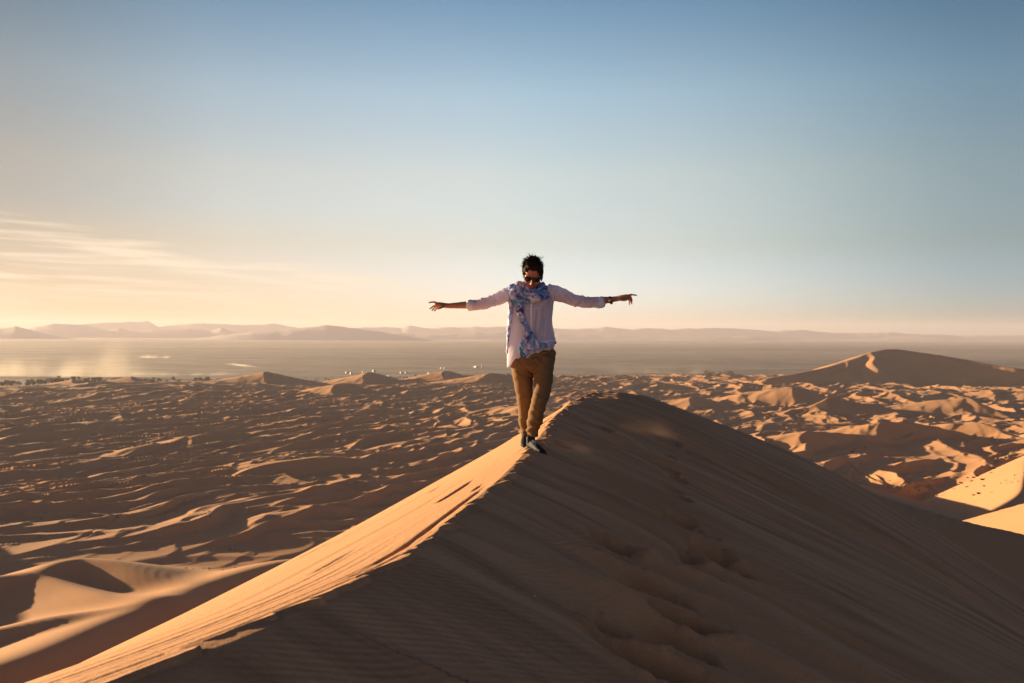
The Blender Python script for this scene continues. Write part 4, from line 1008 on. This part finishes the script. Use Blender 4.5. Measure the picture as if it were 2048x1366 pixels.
for px, py in [(1862, 953), (1868, 957), (1880, 948), (1921, 945), (1930, 949), (1938, 957), (1950, 956), (1957, 953), (1946, 963), (1968, 960), (1924, 968), (1936, 975), (1990, 938), (2004, 928), (1966, 935), (1960, 988), (1971, 973), (1950, 992), (1840, 982), (1818, 984), (1712, 900), (1717, 896), (1708, 904), (1733, 897)]:
    x, y = along(px, py)
    o = bpy.data.objects.new("scrub_bush", tm_); COL.objects.link(o); s = rt.uniform(.7, 1.35); o.scale = (s, s, s * .8); o.location = (x, y, far_z(x, y)); o.rotation_euler = (0, 0, rt.uniform(0, 6))
    tag(o, "small dark scrub bush rooted in sand low on the right-hand dunes", "bush", "scrub bushes on the right-hand dunes")
bma = bmesh.new(); cnt = 0
for cl in range(95):
    y0 = 360 + 750 * rt.random() ** 1.3; x0 = y0 * rt.uniform(-.53, .53)
    if abs(x0 - y0 * .1) < .12 * y0 and y0 < 500: continue
    for k in range(rt.randint(2, 7)):
        x = x0 + rt.gauss(0, 7); y = y0 + rt.gauss(0, 5); b2 = tuft_mesh(16, rt.uniform(.5, 1.0)); t_ = bpy.data.meshes.new("t"); z_ = far_z(x, y)
        for v in b2.verts: v.co += Vector((x, y, z_))
        b2.to_mesh(t_); b2.free(); bma.from_mesh(t_); bpy.data.meshes.remove(t_)
me = bpy.data.meshes.new("scrub"); bma.to_mesh(me); bma.free(); tag(link("scrub", me, m_tuft), "sparse dark scrub scattered in the hollows of the dune field", "scrub", kind='stuff')

# pale pebbles on the shaded flank
m_peb = simple_mat("pale_pebble", (.62, .55, .48), .8, .2)
for (px, py, r_), lb in zip([(1077, 971, .008), (1072, 1195, .005)], ["tiny pale pebble on the shaded slope just below the walker", "tiny pale pebble low on the shaded rippled slope"]):
    x, y = hit(px, py); bm = bmesh.new(); bmesh.ops.create_icosphere(bm, subdivisions=2, radius=r_)
    for v in bm.verts: v.co = Vector((v.co.x * 1.3, v.co.y, v.co.z * .7)) * (1 + .18 * math.sin(v.co.x * 190 + v.co.y * 260))
    me = bpy.data.meshes.new("pebble"); bm.to_mesh(me); bm.free(); o = link("pebble", me, m_peb); o.location = (x, y, ground(x, y) + r_ * .4); tag(o, lb, "pebble")

# ------------------------------------------------------------------ blowing dust
def dust(name, loc, size, dens, ns, thr, label, rotz=0., top=1.0, col_=(.95, .86, .74, 1), aniso=.3, stretch=(1, 1, .35)):
    m = bpy.data.materials.new(name); m.use_nodes = True; nt = m.node_tree; nt.nodes.clear(); L = nt.links.new
    o_ = nd(nt, "ShaderNodeOutputMaterial"); v = nd(nt, "ShaderNodeVolumePrincipled"); L(v.outputs[0], o_.inputs["Volume"])
    v.inputs["Color"].default_value = col_; v.inputs["Anisotropy"].default_value = aniso
    tc = nd(nt, "ShaderNodeTexCoord"); sp = nd(nt, "ShaderNodeSeparateXYZ"); L(tc.outputs["Generated"], sp.inputs[0])
    mp = nd(nt, "ShaderNodeMapping"); mp.inputs["Scale"].default_value = stretch; L(tc.outputs["Object"], mp.inputs["Vector"])
    n = nd(nt, "ShaderNodeTexNoise", Scale=ns, Detail=3.0, Distortion=.6); L(mp.outputs[0], n.inputs["Vector"])
    def mt(op, a, b_=None, clamp=False):
        q = nt.nodes.new("ShaderNodeMath"); q.operation = op; q.use_clamp = clamp
        for i, vv in enumerate((a, b_)):
            if vv is None: continue
            if isinstance(vv, (int, float)): q.inputs[i].default_value = vv
            else: L(vv, q.inputs[i])
        return q.outputs[0]
    n2 = nd(nt, "ShaderNodeTexNoise", Scale=ns * .45, Detail=1.0)
    cb = nd(nt, "ShaderNodeCombineXYZ"); so = nd(nt, "ShaderNodeSeparateXYZ"); L(tc.outputs["Object"], so.inputs[0]); L(so.outputs[0], cb.inputs[0]); L(cb.outputs[0], n2.inputs["Vector"])
    hgt = mt('MULTIPLY', mt('MAXIMUM', mt('SUBTRACT', n2.outputs["Fac"], .30), .02), 2.6 * top)      # ragged top
    fz = mt('SUBTRACT', 1.0, mt('DIVIDE', sp.outputs[2], hgt), clamp=True)
    def edge(s_): return mt('MULTIPLY', mt('MULTIPLY', mt('SUBTRACT', 1.0, s_), s_), 4.0)
    f = mt('MULTIPLY', mt('MULTIPLY', edge(sp.outputs[0]), edge(sp.outputs[1])), mt('MULTIPLY', fz, fz))
    f = mt('MULTIPLY', f, mt('MULTIPLY', mt('SUBTRACT', n.outputs["Fac"], thr), 4.0, clamp=True))
    L(mt('MULTIPLY', f, dens), v.inputs["Density"])
    bm = bmesh.new(); box(bm, (0, 0, size[2] / 2), size); me = bpy.data.meshes.new(name); bm.to_mesh(me); bm.free()
    o = link(name, me, m); o.location = loc; o.rotation_euler = (0, 0, rotz); tag(o, label, "dust", kind='stuff'); return o
x, y = on_plain(100, 755); dust("dust_cloud", (x - 60, y + 40, -100.2), (600, 130, 105), .020, .018, .41, "wide veil of pale dust blowing up from the plain at the far left")
x, y = on_plain(330, 752); dust("dust_cloud", (x, y + 60, -100.2), (360, 60, 14), .020, .03, .42, "low thin streak of dust along the plain left of the village")
x, y = on_plain(307, 716); dust("dust_cloud", (x, y, -100.2), (130, 60, 30), .06, .03, .40, "small bright puff of dust raised on the far plain")
x, y = on_plain(480, 731); dust("dust_cloud", (x, y, -100.2), (340, 40, 9), .05, .05, .40, "thin bright line of dust trailing along a track on the plain", rotz=R(-62))
x, y = on_plain(1335, 748); dust("dust_cloud", (x, y + 40, -100.2), (300, 90, 60), .007, .02, .42, "faint dust veil on the plain right of the ridge top")
x, y, z = place(1310, 880, 11.6); dust("sand_spray", (x, y, z - .20), (1.0, .8, 1.1), 1.2, 2.2, .34, "faint veil of sand blown over the shaded slope", top=.9, col_=(.95, .6, .35, 1), stretch=(1, 1, 1))
x, y, z = place(1128, 900, 9.0); dust("sand_spray", (x + .12, y, z - .1), (.6, .5, .34), 2.4, 4., .30, "small puff of sand kicked up beside the front shoe", top=1.0, col_=(.95, .6, .35, 1), stretch=(1, 1, 1))
if HAZE:
    hm = bpy.data.materials.new("haze"); hm.use_nodes = True; nt = hm.node_tree; nt.nodes.clear()
    o = nd(nt, "ShaderNodeOutputMaterial"); v = nd(nt, "ShaderNodeVolumePrincipled")
    v.inputs["Density"].default_value = .00004; v.inputs["Anisotropy"].default_value = .16
    v.inputs["Color"].default_value = (.86, .80, .90, 1)
    nt.links.new(v.outputs[0], o.inputs["Volume"])
    bm = bmesh.new(); bmesh.ops.create_cube(bm, size=1)
    bmesh.ops.scale(bm, vec=(50000, 50000, 372), verts=bm.verts); bmesh.ops.translate(bm, vec=(0, 0, 84), verts=bm.verts)
    me = bpy.data.meshes.new("haze"); bm.to_mesh(me); bm.free()
    hz = link("haze", me, hm); tag(hz, "thin warm dust haze over the desert", kind='stuff')
